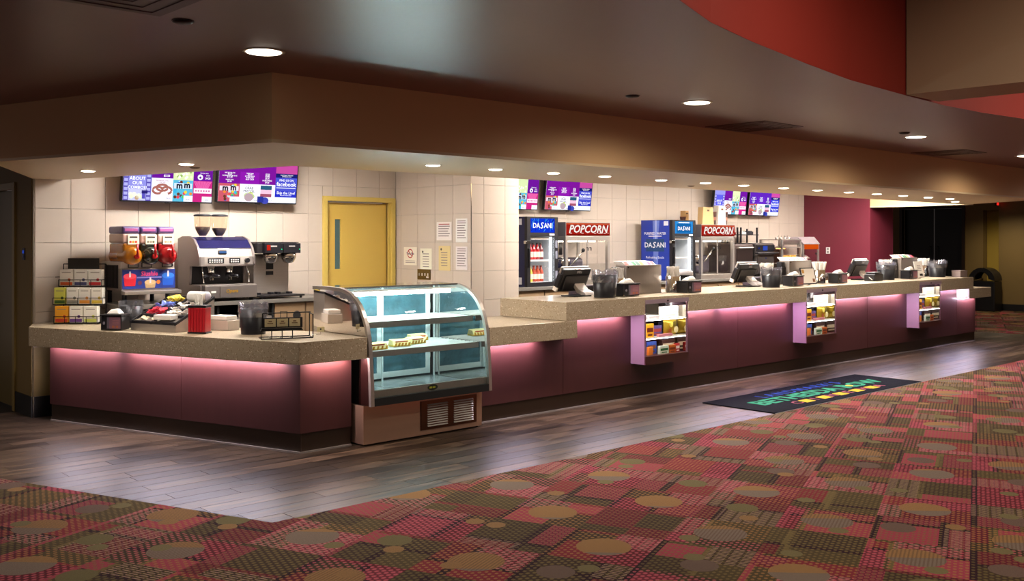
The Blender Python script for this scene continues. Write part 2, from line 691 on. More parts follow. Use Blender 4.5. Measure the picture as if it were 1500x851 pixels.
WY = 9.90          # left back wall
w = struct(BOX(3.09, WY + .006, 0, 6.24, WY + .25, 2.74).box(7.26, WY + .006, 0, 7.30, WY + .25, 2.74).box(6.24, WY + .006, 2.17, 7.26, WY + .25, 2.74).build('wall_back', M_GROUT))
BOX(3.09, WY - .004, .195, 3.62, WY + .0055, .66).build('painted_base', M_OLIVE, w)
tile_wall(w, 'y', WY + .006, 3.095, 7.28, 3.101, .662, 2.62, holes=[(6.24, 0, 7.26, 2.175)])
BOX(3.095, WY - .012, 0, 3.50, WY - .0005, .195).build('baseboard_back', M_BASEB)['kind'] = 'structure'
# side wall with the notices and the pier
w = struct(BOX(7.289, 8.489, 0, 8.01, WY + .25, 2.74).build('wall_pier', M_GROUT))
tile_wall(w, 'x', 7.289, 8.48, WY, 8.476, .66, 2.62)
tile_wall(w, 'y', 8.489, 7.28, 8.02, 7.473 - .328, .66, 2.62)
BOX(7.279, 8.4785, .8, 7.288, 8.488, 2.3).build('corner_strip', M_CHROME, w)
# right back wall
WR = 9.95
w = struct(BOX(8.01, WR + .006, 0, 16.8, WR + .25, 2.74).build('wall_kitchen', M_GROUT))
tile_wall(w, 'y', WR + .006, 8.02, 16.79, 11.012 - .328 * 9, 1.31, 2.62)
# plum wall at the far end of the kitchen
w = struct(BOX(16.8, 8.64, 0, 17.67, 10.4, 2.74).build('wall_plum', M_PURPLE))
ol = thing('wall_outlet', 'white outlet plate on the plum wall behind the counter', 'outlet', (16.8, 9.46, 1.47))
BOX(-.008, -.04, -.06, 0, .04, .06).build('plate', M_WHITE, ol, bevel=.002)
BOX(-.011, -.017, .012, -.008, .017, .045).build('socket', mat('outlet_grey', '#8a8580', .5), ol)
BOX(-.011, -.017, -.045, -.008, .017, -.012).build('socket', MATS['outlet_grey'], ol)
# dark wall at the left, running away behind the tiled one
w = struct(BOX(3.08, 9.93, 0, 3.29, 10.38, 3.0).box(3.08, 10.38, 2.23, 3.29, 11.4, 3.0).box(3.08, 11.4, 0, 3.29, 14, 3.0).build('wall_left', M_OLIVE))
BOX(3.068, 9.90, 0, 3.08, 10.38, .195).build('baseboard_left', M_BASEB)['kind'] = 'structure'
d = sroot('door_1', (3.08, 10.38, 0))
fr = MB().box(-.02, 0, 0, .03, .07, 2.23).box(-.02, .95, 0, .03, 1.02, 2.23).box(-.02, .07, 2.16, .03, .95, 2.23)
fr.build('door_frame', mat('olive_door_frame', '#8a7440', .4), d, bevel=.003)
BOX(.045, .07, .01, .09, .95, 2.16).build('door_leaf', mat('olive_door_leaf', '#6e5c30', .4, var=.04), d)
hn = MB().tube([(.045, .87, 1.0), (-.01, .87, 1.0), (-.01, .76, 1.0)], .010, 8).build('door_handle', M_CHROME, d, smooth=True)
sw = thing('light_switch', 'small switch plate with blue glow on the dark left wall', 'switch', (3.08, 10.142, 1.533))
BOX(-.008, -.036, -.058, 0, .036, .058).build('plate', mat('bronze_plate', '#2a2440', .4, .5), sw, bevel=.002)
BOX(-.012, -.014, .005, -.008, .014, .035).build('toggle', glow('blue_pilot', '#3355cc', .6), sw)
BOX(-.012, -.014, -.035, -.008, .014, -.005).build('toggle', mat('blue_toggle', '#3c4a80', .4), sw)

# yellow door
d = sroot('door_2', (6.24, WY, 0))
MB().prism([(0, 0), (.055, 0), (.055, 2.12), (.965, 2.12), (.965, 0), (1.02, 0), (1.02, 2.175), (0, 2.175)], -.03, .12, 'xz').build('door_frame', M_YFRAME, d, bevel=.004)
BOX(.935, .0, 0, .965, .02, 2.12).build('door_stop', M_YFRAME, d)
MB().prism([(.055, .008), (.20, .008), (.20, 2.105), (.055, 2.105)], .05, .095, 'xz').prism([(.28, .008), (.935, .008), (.935, 2.105), (.28, 2.105)], .05, .095, 'xz').prism([(.20, .008), (.28, .008), (.28, 1.325), (.20, 1.325)], .05, .095, 'xz').prism([(.20, 1.91), (.28, 1.91), (.28, 2.105), (.20, 2.105)], .05, .095, 'xz').build('door_leaf', M_YDOOR, d)
BOX(.20, .068, 1.325, .28, .074, 1.91).build('vision_pane', mat('door_pane', '#4d6a70', .15, var=.2, vscale=4), d)
MB().tube([(.12, .05, 1.02), (.12, .0, 1.02), (.22, .0, 1.02)], .010, 8).build('door_handle', M_CHROME, d, smooth=True)

# ------------------------------------------------------------------ soffit
ZS, ZC = 2.243, 2.655
SC = (2.964, 5.252)
SL = (2.20, 8.02)
plan = [SC, (15.25, 5.252), (16.5, 6.82), (17.0, 8.30), (16.8, 8.64), (16.79, 6.83), (4.035, 6.816), (3.559, 8.966), (3.36, 9.905), (3.08, 9.905), SL]
so = sroot('soffit')
# underside as its own surface, fascia faces above it
MB().prism(plan, ZS, ZS + .02).build('underside', M_SOFFIT_U, so)
MB().prism(plan, ZS + .02, 2.74).build('fascia', M_SOFFIT, so)

# ------------------------------------------------------------------ ceilings
curve = [(1.0, -7), (1.05, -3), (1.2, -1), (1.7, .8), (2.4, 1.9), (3.271, 2.517), (3.73, 2.686), (4.241, 2.807), (4.992, 2.949), (5.703, 3.069), (6.621, 3.14), (7.314, 3.18), (7.942, 3.16), (8.592, 3.09), (10.5, 2.8), (14, 2.3), (27, 2.0)]
ce = MB().prism([(-9, -7)] + curve + [(27, 16), (17.6, 16), (17.6, 8.7), (17.0, 8.30), (16.5, 6.83), (4.035, 6.83), (3.1, 9.9), (3.1, 16), (-9, 16)], ZC, ZC + .06).build('ceiling', M_CEIL)
struct(ce)
struct(BOX(3.0, 6.5, 2.74, 17.7, 10.2, 2.80).build('ceiling_kitchen', mat('kitchen_ceiling', '#d8d2c8', .7)))
# red face of the raised ceiling, following the curved edge
fm = MB()
pts = curve[1:]
vs = [(p[0], p[1] - .004, ZC - .001) for p in pts] + [(p[0], p[1] - .004, 4.1) for p in pts] + [(p[0] - .002, p[1] + .02, ZC + .012) for p in pts] + [(p[0] - .002, p[1] + .02, 4.1) for p in pts]
n = len(pts)
fs = []
for k in range(n - 1):
    fs += [(k, k + 1, n + k + 1, n + k), (2 * n + k + 1, 2 * n + k, 3 * n + k, 3 * n + k + 1), (n + k, n + k + 1, 3 * n + k + 1, 3 * n + k), (k + 1, k, 2 * n + k, 2 * n + k + 1)]
fs += [(0, n, 3 * n, 2 * n), (n - 1, 3 * n - 1, 4 * n - 1, 2 * n - 1)]
fm.add(vs, fs)
o = fm.build('trim_1', M_RED)
struct(o)
struct(BOX(-9, -7, 4.1, 27, 5, 4.16).build('ceiling_raised', M_RED))
# beige bulkhead hanging in the raised part
struct(BOX(6.585, -7, 2.657, 7.08, 3.125, 4.1).build('bulkhead', M_BEIGE))

# ------------------------------------------------------------------ far end of the lobby
w = struct(BOX(24.4, -7, 0, 24.7, 9.34, 4.1).box(24.4, 9.70, 0, 24.7, 10.12, 4.1).box(24.4, 11.75, 0, 24.7, 16, 4.1).box(24.4, 10.12, 2.50, 24.7, 11.75, 4.1).box(24.4, 9.34, 2.37, 24.7, 9.70, 4.1).build('wall_end', M_OLIVE))
struct(BOX(24.64, 9.34, 0, 24.7, 9.70, 2.37).build('wall_niche', M_MUSTARD))
BOX(24.385, 4.0, 0, 24.4, 9.34, .16).build('baseboard_end', M_BASEB)['kind'] = 'structure'
BOX(24.385, 9.70, 0, 24.4, 10.12, .16).build('baseboard_end', M_BASEB)['kind'] = 'structure'
d = sroot('door_3', (24.4, 10.12, 0))
MB().prism([(0, 0), (.07, 0), (.07, 2.43), (1.56, 2.43), (1.56, 0), (1.63, 0), (1.63, 2.50), (0, 2.50)], -.03, .1, 'yz').build('door_frame', mat('bronze_frame', '#2c1c10', .4, .3), d)
BOX(.12, .07, 0, .16, .80, 2.43).build('door_leaf', mat('doorway_shade', '#050505', .4), d)  # black sheets stand in for the darkness of the open doorway
BOX(.12, .82, 0, .16, 1.56, 2.43).build('door_leaf', MATS['doorway_shade'], d)
MB().tube([(.12, .72, .9), (.06, .72, .9), (.06, .72, 1.5), (.12, .72, 1.5)], .014, 6).build('door_handle', M_DARK, d)
MB().tube([(.12, .90, .9), (.06, .90, .9), (.06, .90, 1.5), (.12, .90, 1.5)], .014, 6).build('door_handle', M_DARK, d)
ex = thing('exit_sign', 'red lit exit sign seen edge-on high on the end wall', 'sign', (24.4, 9.345, 2.47))
BOX(-.16, -.02, .0, -.04, .02, .19).build('housing', mat('sign_housing', '#301010', .4), ex)
BOX(-.155, -.026, .01, -.045, -.02, .18).build('face', glow('exit_red', '#ff2a20', 1.2), ex)
BOX(-.04, -.015, .06, 0, .015, .12).build('bracket', MATS['sign_housing'], ex)

# ------------------------------------------------------------------ lamps
M_LENS = glow('lamp_lens', '#fff2dc', 12.0)
M_LENS2 = glow('lamp_lens_large', '#fff4e0', 7.0)
M_TRIM = mat('lamp_trim', '#c8bca8', .4)

def downlight(name, label, loc, rad, power, lens, group, col=(1, .90, .78), spot=125):
    t = thing(name, label, 'ceiling light', loc, 0, group)
    MB().lathe([(rad, 0), (rad * 1.22, 0), (rad * 1.22, -.003), (rad * 1.0, -.004), (rad, 0)], n=24, caps=False).build('trim_ring', M_TRIM, t, smooth=True)
    MB().lathe([(rad, -.002), (rad * .96, -.007), (rad * .6, -.011), (.0005, -.012)], n=24, caps=False).build('lens', lens, t, smooth=True)
    ld = bpy.data.lights.new('bulb', 'SPOT')
    ld.energy = power
    ld.color = col
    ld.spot_size = R(spot)
    ld.spot_blend = .8
    ld.shadow_soft_size = rad
    lo = bpy.data.objects.new('bulb', ld)
    COL.objects.link(lo)
    lo.parent = t
    lo.location = (0, 0, -.03)
    return t

d0 = downlight('soffit_downlight', 'small round downlight in the long row along the soffit underside', (4.767, 6.0, ZS), .055, P_SOFFIT, M_LENS, 'soffit downlights in a row')
for x in (5.413, 6.08, 6.74, 7.55, 8.26, 8.93, 9.70, 10.42, 11.14, 11.84, 12.55, 13.28, 13.96):
    dup(d0, (x, 6.0, ZS))
dup(d0, (15.03, 6.38, ZS), label='small round soffit downlight set back from the far end of the row', group=None)
d1 = downlight('soffit_downlight', 'small round downlight above the condiment organizer, in front of the left menu screen', (3.333, 7.185, ZS), .055, P_SOFFIT * 2.2, M_LENS, 'soffit downlights in a row')
dup(d1, (3.066, 8.453, ZS), label='small round soffit downlight at far left, above the tea rack')
c0 = downlight('lobby_downlight', 'large round lobby downlight at left, nearest the soffit corner', (2.605, 4.70, ZC), .092, P_LOBBY, M_LENS2, 'lobby ceiling downlights', (1, .84, .66), 128)
c0b = downlight('lobby_downlight', 'large round lobby downlight above the floor before the popcorn machines', (5.844, 4.32, ZC), .092, P_LOBBY, M_LENS2, 'lobby ceiling downlights', (1, .84, .66), 174)
dup(c0b, (9.322, 4.33, ZC), label='large round lobby downlight between the two square ceiling vents')
dup(c0b, (12.378, 4.43, ZC), label='large round lobby downlight at the right edge of the picture')
# unseen lamps added to brighten the left wall, far end and raised part
dup(c0b, (.5, 9.4, ZC), label='added unseen lobby downlight past the left edge, by the olive door')
dup(c0b, (15.8, 4.4, ZC), label='added unseen lobby downlight past the right edge, beyond the soffit end')
dup(c0, (19.4, 5.2, ZC), label='added unseen lobby downlight over the far carpet')
downlight('lobby_downlight', 'large round lobby downlight in front of the trash bin and mustard niche', (23.2, 8.9, ZC), .092, P_LOBBY * 1.7, M_LENS2, 'lobby ceiling downlights', (1, .84, .60), 150)
dup(c0, (21.6, 6.6, ZC), label='added unseen lobby downlight between the counter end and the end wall')
for x, y, lab in ((4.6, .9, 'nearest'), (8.6, 1.2, 'middle'), (12.6, 1.0, 'farthest')):  # added out of view to light the red face and the bulkhead
    r_ = downlight('added_raised_lamp', 'added unseen downlight high in the raised red ceiling, %s of three' % lab, (x, y, 4.1), .11, P_LOBBY * 5.0, M_LENS2, 'added raised ceiling lamps', (1, .86, .70), 165)

# kitchen ceiling panels, behind the soffit
for k, (x, y, lab) in enumerate(((4.9, 8.55, 'espresso machine'), (8.9, 7.7, 'left cooler'), (11.2, 7.7, 'middle of the kitchen'), (13.6, 7.7, 'ovens'), (15.6, 7.9, 'food warmer'))):
    t = thing('ceiling_panel_light', 'square white kitchen ceiling panel light above the ' + lab, 'ceiling light', (x, y, 2.74), 0, 'kitchen panel lights')
    MB().prism([(-.6, -.3), (.6, -.3), (.6, .3), (-.6, .3)], -.012, 0).build('frame', M_WHITE, t)
    BOX(-.57, -.27, -.016, .57, .27, -.0125).build('diffuser', glow('panel_glow_%d' % (k > 0), (1, .94, .87), E_TROFFER * (.86 if k == 0 else .80)), t)

# vents and sprinklers
def vent(loc, label):
    t = thing('ceiling_vent', label, 'vent', loc, 0, 'square ceiling vents')
    mv = mat('vent_paint', '#5e4646', .45)
    MB().prism([(-.30, -.30), (.30, -.30), (.30, .30), (-.30, .30)], -.006, 0).build('frame', mv, t)
    for k, s in enumerate((.26, .19, .12)):
        fr = MB()
        fr.box(-s, -s, -.010, s, -s + .02, -.006).box(-s, s - .02, -.010, s, s, -.006).box(-s, -s + .02, -.010, -s + .02, s - .02, -.006).box(s - .02, -s + .02, -.010, s, s - .02, -.006)
        fr.build('louver_ring', mv, t)
    return t
vent((7.45, 4.90, ZC), 'square ceiling vent nearer the viewer, beside the soffit')
vent((11.3, 4.87, ZC), 'square ceiling vent farther away, beside the soffit')
vent((1.55, 3.95, ZC), 'square ceiling vent cut by the top edge at upper left')
for (x, y, lab) in ((1.972, 4.286, 'dark round sprinkler cover at upper left of the ceiling'), (5.25, 4.42, 'dark round sprinkler cover left of the middle lobby downlight'), (8.89, 4.237, 'dark round sprinkler cover near the third lobby downlight')):
    t = thing('sprinkler_cover', lab, 'sprinkler', (x, y, ZC))
    MB().lathe([(.045, 0), (.045, -.008), (.03, -.014), (.001, -.016)], n=16, caps=False).build('cover_plate', mat('sprinkler_metal', '#2c2020', .4, .4), t, smooth=True)
    MB().lathe([(.05, 0), (.05, -.003)], n=16).build('escutcheon', MATS['sprinkler_metal'], t)
for (x, y, lab) in ((3.55, 7.5, 'small grey sprinkler cover by the left menu screen'), (8.62, 6.45, 'small grey sprinkler cover above the right popcorn machine')):
    t = thing('sprinkler_cover', lab, 'sprinkler', (x, y, ZS))
    MB().lathe([(.035, 0), (.035, -.006), (.02, -.010), (.001, -.012)], n=16, caps=False).build('cover_plate', mat('sprinkler_tan', '#8a7358', .5), t, smooth=True)
    MB().lathe([(.04, 0), (.04, -.003)], n=16).build('escutcheon', MATS['sprinkler_tan'], t)

# ------------------------------------------------------------------ counters
BF, BE = (4.084, 6.80), (3.152, 9.63)       # left base front, from the corner to its far end
bd = Vector((BE[0] - BF[0], BE[1] - BF[1], 0)).normalized()
bn = Vector((bd.y, -bd.x, 0))               # towards the kitchen

def bpt(t, off):                            # point along the left return
    p = Vector((BF[0], BF[1], 0)) + bd * t + bn * off
    return (p.x, p.y)

LB = (Vector(BE) - Vector(BF)).length
base1 = thing('counter_base', 'maroon angled counter base at left under the condiment organizer', 'counter', group='maroon counter bases')
seam = (Vector((3.68, 8.023)) - Vector(BF)).length
def bpanel(t0, t1, z0, z1, o0, o1, name, m, bev=.0):
    return MB().prism([bpt(t0, o0), bpt(t0, o1), bpt(t1, o1), bpt(t1, o0)], z0, z1).build(name, m, base1, bevel=bev)
bpanel(-.003, seam - .0015, .155, .72, -.005, .02, 'front_panel', M_PANEL, .002)
bpanel(seam + .0015, LB, .155, .72, -.005, .02, 'front_panel', M_PANEL, .002)
bpanel(.0, LB - .01, .0, .155, .006, .02, 'toe_kick', M_TOE)
bpanel(.0, LB - .01, .0, .014, -.008, .006, 'floor_strip', M_STEEL)
BOX(4.0795, 6.795, .155, 4.555, 6.82, .72).build('front_panel', M_PANEL, base1, bevel=.002)
BOX(4.088, 6.806, 0, 4.555, 6.82, .155).build('toe_kick', M_TOE, base1)
BOX(4.08, 6.792, 0, 4.555, 6.806, .014).build('floor_strip', M_STEEL, base1)
MB().prism([(4.12, 6.84), (4.55, 6.84), (4.55, 7.15), bpt(LB - .03, .62), bpt(LB - .03, .03)], .02, .718).build('carcass', M_BLACKM, base1)

top1 = MB().prism([(3.959, 6.608), (4.583, 6.608), (4.583, 7.206), (3.597, 9.885), (3.085, 9.885), (2.905, 9.442)], .72, .89).build('worktop', M_QUARTZ, bevel=.004)
tag(top1, 'low speckled quartz worktop of the angled left counter', 'countertop')
top2 = BOX(5.885, 6.6, .72, 7.02, 7.54, .889).build('worktop', M_QUARTZ, bevel=.004)
tag(top2, 'low speckled quartz worktop right beside the pastry case', 'countertop')
CX = ((8.04, 8.78), (11.203, 11.945), (14.325, 15.06))     # built-in candy cases
CD = 7.0
out = [(6.865, 6.6)]
for a, b in CX:
    out += [(a, 6.6), (a, CD), (b, CD), (b, 6.6)]
out += [(16.23, 6.6), (16.23, 7.54), (6.865, 7.54)]
top3 = MB().prism(out, .892, 1.072).build('worktop', M_QUARTZ, bevel=.003)
tag(top3, 'long high speckled quartz worktop carrying the cash registers', 'countertop')
top4 = BOX(16.073, 6.6, .735, 16.93, 7.54, .890).build('worktop', M_QUARTZ, bevel=.003)
tag(top4, 'short low quartz worktop at the far end of the counter', 'countertop')

base2 = thing('counter_base', 'long maroon counter base below the candy cases', 'counter', group='maroon counter bases')
segs = [(5.88, 7.02, .718), (7.023, 8.04, .89), (8.78, 9.99, .89), (9.993, 11.203, .89), (11.945, 13.13, .89), (13.133, 14.325, .89), (15.06, 16.06, .89), (16.063, 16.78, .733)]
for a, b, zt in segs:
    BOX(a, 6.795, .155, b, 6.82, zt).build('front_panel', M_PANEL, base2, bevel=.0015)
for a, b in CX:
    BOX(a, 6.795, .155, b, 6.82, .362).build('front_panel', M_PANEL, base2, bevel=.0015)
BOX(5.88, 6.806, 0, 16.77, 6.82, .155).build('toe_kick', M_TOE, base2)
BOX(5.88, 6.792, 0, 16.78, 6.806, .014).build('floor_strip', M_STEEL, base2)
BOX(16.755, 6.82, 0, 16.78, 7.40, .733).build('end_panel', M_PANEL, base2)
BOX(5.9, 7.06, .02, 16.7, 7.40, .718).build('carcass', M_BLACKM, base2)

# light strips under the worktops
def led(pts, col, lab, k=1.0):
    (x0, y0), (x1, y1), z = pts
    d = Vector((x1 - x0, y1 - y0, 0)).normalized()
    nn = Vector((d.y, -d.x, 0)) * .011
    t = thing('led_strip', lab, 'light strip', (0, 0, 0), 0, 'under-counter light strips')
    q = [(x0 + nn.x, y0 + nn.y), (x1 + nn.x, y1 + nn.y), (x1 - nn.x, y1 - nn.y), (x0 - nn.x, y0 - nn.y)]
    MB().prism(q, z - .010, z - .004).build('diffuser', glow('led_%s_%.2f' % (lab[:12], k), col, E_LED * k), t)
    q2 = [(x0 + nn.x * 1.4, y0 + nn.y * 1.4), (x1 + nn.x * 1.4, y1 + nn.y * 1.4), (x1 - nn.x * 1.4, y1 - nn.y * 1.4), (x0 - nn.x * 1.4, y0 - nn.y * 1.4)]
    MB().prism(q2, z - .004, z - .0005).build('channel', M_STEEL, t)
warm, pink, mag = (.90, .82, .98), (.90, .77, 1), (.90, .66, 1)
YL = 6.745
o1 = -.055
led((bpt(.16, o1), bpt(1.90, o1), .72), warm, 'pinkish light strip under the angled left worktop, nearer the corner')
led((bpt(2.06, o1), bpt(2.92, o1), .72), warm, 'light strip under the angled left worktop, farther end below the tea rack', .9)
led(((4.14, YL), (4.50, YL), .72), (1, .82, .84), 'short light strip between the counter corner and the pastry case')
led(((5.93, YL), (6.62, YL), .72), pink, 'light strip under the low worktop right of the pastry case')
led(((7.06, YL), (7.88, YL), .892), mag, 'light strip left of the nearest candy case')
led(((8.84, YL), (9.50, YL), .892), pink, 'light strip right of the nearest candy case')
led(((9.62, YL), (11.05, YL), .892), mag, 'magenta light strip left of the middle candy case', 1.1)
led(((12.0, YL), (13.06, YL), .892), warm, 'light strip right of the middle candy case')
led(((13.2, YL), (14.16, YL), .892), warm, 'light strip left of the farthest candy case')
led(((15.12, YL), (16.05, YL), .892), (.66, .62, 1), 'bluish light strip right of the farthest candy case')
led(((16.13, YL), (16.72, YL), .735), pink, 'light strip under the low worktop at the far end')

# ------------------------------------------------------------------ built-in candy cases
M_SHELF = mat('white_shelf', '#e4e4dc', .35)
M_CASEIN = mat('case_interior', '#b9b6b0', .4)
M_CASEBK = mat('case_back_mirror', '#8f8f92', .10, 1.0)
CASE_LAB = ('nearest candy case, right of the first cash register', 'middle candy case of the three along the counter', 'farthest candy case, near the end of the counter')
SHZ = (.455, .640, .836)
for ci, (a, b) in enumerate(CX):
    t = thing('candy_case', 'glass fronted lit ' + CASE_LAB[ci], 'display case', (a, 6.6, 0), 0, 'candy cases built into the counter')
    W = b - a
    D = CD - 6.6
    BOX(.002, .012, .37, .030, D - .004, .89).box(.002, .012, .893, .018, D - .004, 1.04).build('side_panel', M_LAVLAM, t)
    BOX(W - .030, .012, .37, W - .002, D - .004, .89).box(W - .018, .012, .893, W - .002, D - .004, 1.04).build('side_panel', M_LAVLAM, t)
    BOX(.030, .012, .37, W - .030, D - .004, .453).build('bottom_box', M_PANEL, t)
    BOX(.002, -.002, .368, W - .002, .012, .453).build('bottom_rail', M_PANEL, t)
    BOX(.030, D - .014, .453, W - .030, D - .004, 1.04).build('back_panel', M_CASEBK, t)
    BOX(W - .034, .015, .46, W - .0305, D - .016, 1.0).build('side_mirror', M_MIRROR, t)
    BOX(.002, .0, 1.045, W - .002, D - .004, 1.0715).build('top_cover', M_QUARTZ, t)
    rail = BOX(.002, -.003, 1.001, W - .002, .012, 1.046).build('top_rail', M_RAIL, t)
    MB().lathe([(.009, -.012), (.009, -.003)], c=(W * .5, 0, 1.025), n=12, axis='y').build('lock', M_DARK, rail)
    BOX(.030, .002, .453, W - .030, .007, 1.001).build('glass_pane', M_GLASS, t)
    for z in SHZ[1:]:
        sf = BOX(.031, .03, z - .010, W - .031, D - .015, z).build('shelf', M_SHELF, t)
        BOX(.05, .034, z - .017, W - .05, .046, z - .0105).build('light_tube', glow('shelf_fill_glow', (1, .98, .93), E_CASE * .5), sf)  # hidden strip added under each shelf to brighten the boxes below
    BOX(.04, .02, 1.006, W - .04, .05, 1.020).build('light_tube', glow('case_tube', (1, .98, .93), E_CASE * .9), t)
    BOX(.036, .035, .46, .046, .045, .98).build('light_tube', glow('side_fill_glow', (1, .98, .93), E_CASE * .35), t)  # upright strip added to brighten the case interior

def candy_box(x, y, z, w, h, d, col, label, stripe=None, rz=0.0, lie=0.0):
    t = thing('candy_box', label, 'candy box', (x, y, z), rz, 'candy in the counter cases')
    m = mat('card_' + col, col, .4)
    BOX(-w / 2, -d / 2, 0, w / 2, d / 2, h).build('carton', m, t, bevel=.0015)
    if stripe:
        BOX(-w * .42, -d / 2 - .0008, h * .40, w * .42, -d / 2 - .0001, h * .70).build('printed_band', mat('card_' + stripe, stripe, .4), t)
        BOX(-w * .30, -d / 2 - .0008, h * .12, w * .30, -d / 2 - .0001, h * .26).build('printed_band', mat('card_' + stripe, stripe, .4), t)
    return t

def pillow_bag(x, y, z, w, h, col, label, rz=0.0, spots=None):
    t = thing('snack_bag', label, 'snack bag', (x, y, z), rz, 'candy in the counter cases')
    n1, n2 = 8, 10
    vs, fs = [], []
    for sgn in (-1, 1):
        for j in range(n2 + 1):
            for i in range(n1 + 1):
                u, v = i / n1, j / n2
                th = .055 * (math.sin(PI * u) ** .6) * (math.sin(PI * v) ** .5) * (1 + .35 * noise.noise(Vector((u * 4, v * 4, sgn * 3 + x * 5))))
                ww = w * (1 - .06 * math.sin(PI * v))
                vs.append(((u - .5) * ww, sgn * max(th, .001), v * h))
    k0 = (n1 + 1) * (n2 + 1)
    for s in (0, 1):
        for j in range(n2):
            for i in range(n1):
                p = s * k0 + j * (n1 + 1) + i
                fs.append((p, p + 1, p + n1 + 2, p + n1 + 1))
    MB().add(vs, fs).build('foil', mat('foil_' + col, col, .22, .35), t, smooth=True)
    if spots:
        for (u, v, r, cc) in spots:
            MB().lathe([(r, -.052), (r, -.061)], c=(u * w, 0, v * h), n=12, axis='y').build('printed_spot', mat('card_' + cc, cc, .4), t)
    return t

for ci, (a, b) in enumerate(CX):
    cw = ('in the nearest candy case', 'in the middle candy case', 'in the farthest candy case')[ci]
    f = 6.6
    z0, z1, z2 = SHZ
    candy_box(a + .275, f + .15, z0, .16, .13, .03, '#2b4fae', 'blue candy carton at bottom back ' + cw, '#6c3c1c', .0)
    candy_box(a + .175, f + .08, z0, .085, .085, .03, '#e07a1c', 'small orange candy carton on the bottom shelf ' + cw, None, .15)
    candy_box(a + .375, f + .06, z0, .15, .085, .03, '#dfeedd', 'white and green candy carton on the bottom shelf ' + cw, '#1f6a3a', .0)
    candy_box(a + .515, f + .06, z0, .11, .085, .03, '#c8641c', 'orange brown candy carton on the bottom shelf ' + cw, '#7a2c12', .0)
    candy_box(a + .565, f + .155, z0, .25, .135, .035, '#3a1c18', 'long dark brown candy carton at bottom back ' + cw, '#d8c8a8', .05)
    if ci == 0:
        candy_box(a + .625, f + .075, z0, .07, .095, .03, '#b01c22', 'red candy carton at bottom right ' + cw, '#f0e4d8')
    candy_box(a + .67, f + .26, z0, .05, .155, .04, '#2f55b8', 'tall blue candy carton at bottom right ' + cw)
    candy_box(a + .165, f + .085, z1, .12, .145, .035, '#e8a81c', 'yellow and orange candy carton on the middle shelf ' + cw, '#6a2410')
    candy_box(a + .36, f + .15, z1, .15, .11, .035, '#6a5a9c', 'purple candy carton on the middle shelf ' + cw, '#b04848', -.1)
    pillow_bag(a + .575, f + .13, z1, .25, .168, '#d0b038', 'gold snack bag on the middle shelf ' + cw, .05, [(-.2, .7, .03, '#f0e060'), (.15, .35, .035, '#f4e8b0'), (.05, .72, .03, '#6a5a18'), (-.28, .3, .025, '#a85a20')])
    candy_box(a + .40, f + .062, z1, .24, .026, .04, '#d88a98', 'pink candy roll on the middle shelf front ' + cw, None, .04)
    candy_box(a + .63, f + .27, z1, .10, .13, .05, '#5c6ea8', 'grey blue candy carton at middle right ' + cw)
    candy_box(a + .53, f + .11, z2, .28, .115, .05, '#f2eedf', 'large white candy carton on the top shelf ' + cw, '#e8e2c8')
    candy_box(a + .21, f + .11, z2, .18, .030, .12, '#d8d4d8', 'flat pale candy packet on the top shelf ' + cw)

# ------------------------------------------------------------------ curved pastry case
PX0, PX1 = 4.600, 5.870
prof = [(7.44, 1.272), (7.22, 1.276), (7.01, 1.268), (6.93, 1.252), (6.86, 1.228), (6.795, 1.190), (6.74, 1.144), (6.70, 1.096), (6.665, 1.04), (6.635, .975), (6.615, .91), (6.60, .83), (6.592, .747), (6.58, .62), (6.572, .50), (6.568, .40), (6.566, .335)]
pc = thing('pastry_case', 'curved glass pastry case in a steel frame standing in the counter', 'display case')
L = lambda y, z: (y, z)

def off_profile(pr, d):
    out = []
    for k, p in enumerate(pr):
        a = Vector(pr[max(k - 1, 0)])
        b = Vector(pr[min(k + 1, len(pr) - 1)])
        t = (b - a).normalized()
        out.append((p[0] - t.y * d, p[1] + t.x * d))
    return out

inner = off_profile(prof, .045)
inner = [(min(max(p[0], 6.60), 7.44), p[1]) for p in inner]
BOX(PX0, 6.690, .012, PX1, 7.44, .325).build('lower_body', mat('case_steel', '#c49c86', .2, .6, var=.08, vscale=2, stretch=(1, 1, 12)), pc, bevel=.002)  # copper tint stands in for the warm floor reflected in the steel
BOX(PX0 + .03, 6.71, 0, PX1 - .03, 7.40, .012).build('plinth', M_BLACKM, pc)
# end frames: a steel rim with the mirrored panel inside it
for x0, x1, lab in ((PX0 - .012, PX0 + .022, 'l'), (PX1 - .022, PX1 + .012, 'r')):
    rim = prof + list(reversed(off_profile(prof, .030)))
    MB().prism(rim, x0, x1, 'yz').build('end_rim', M_STEEL, pc)
    pan = [(7.44, .335)] + [(7.44, 1.242)] + off_profile(prof, .031)[1:]
    MB().prism(pan, (x0 + x1) / 2 - .004, (x0 + x1) / 2 + .004, 'yz').build('end_panel', M_MIRROR, pc)
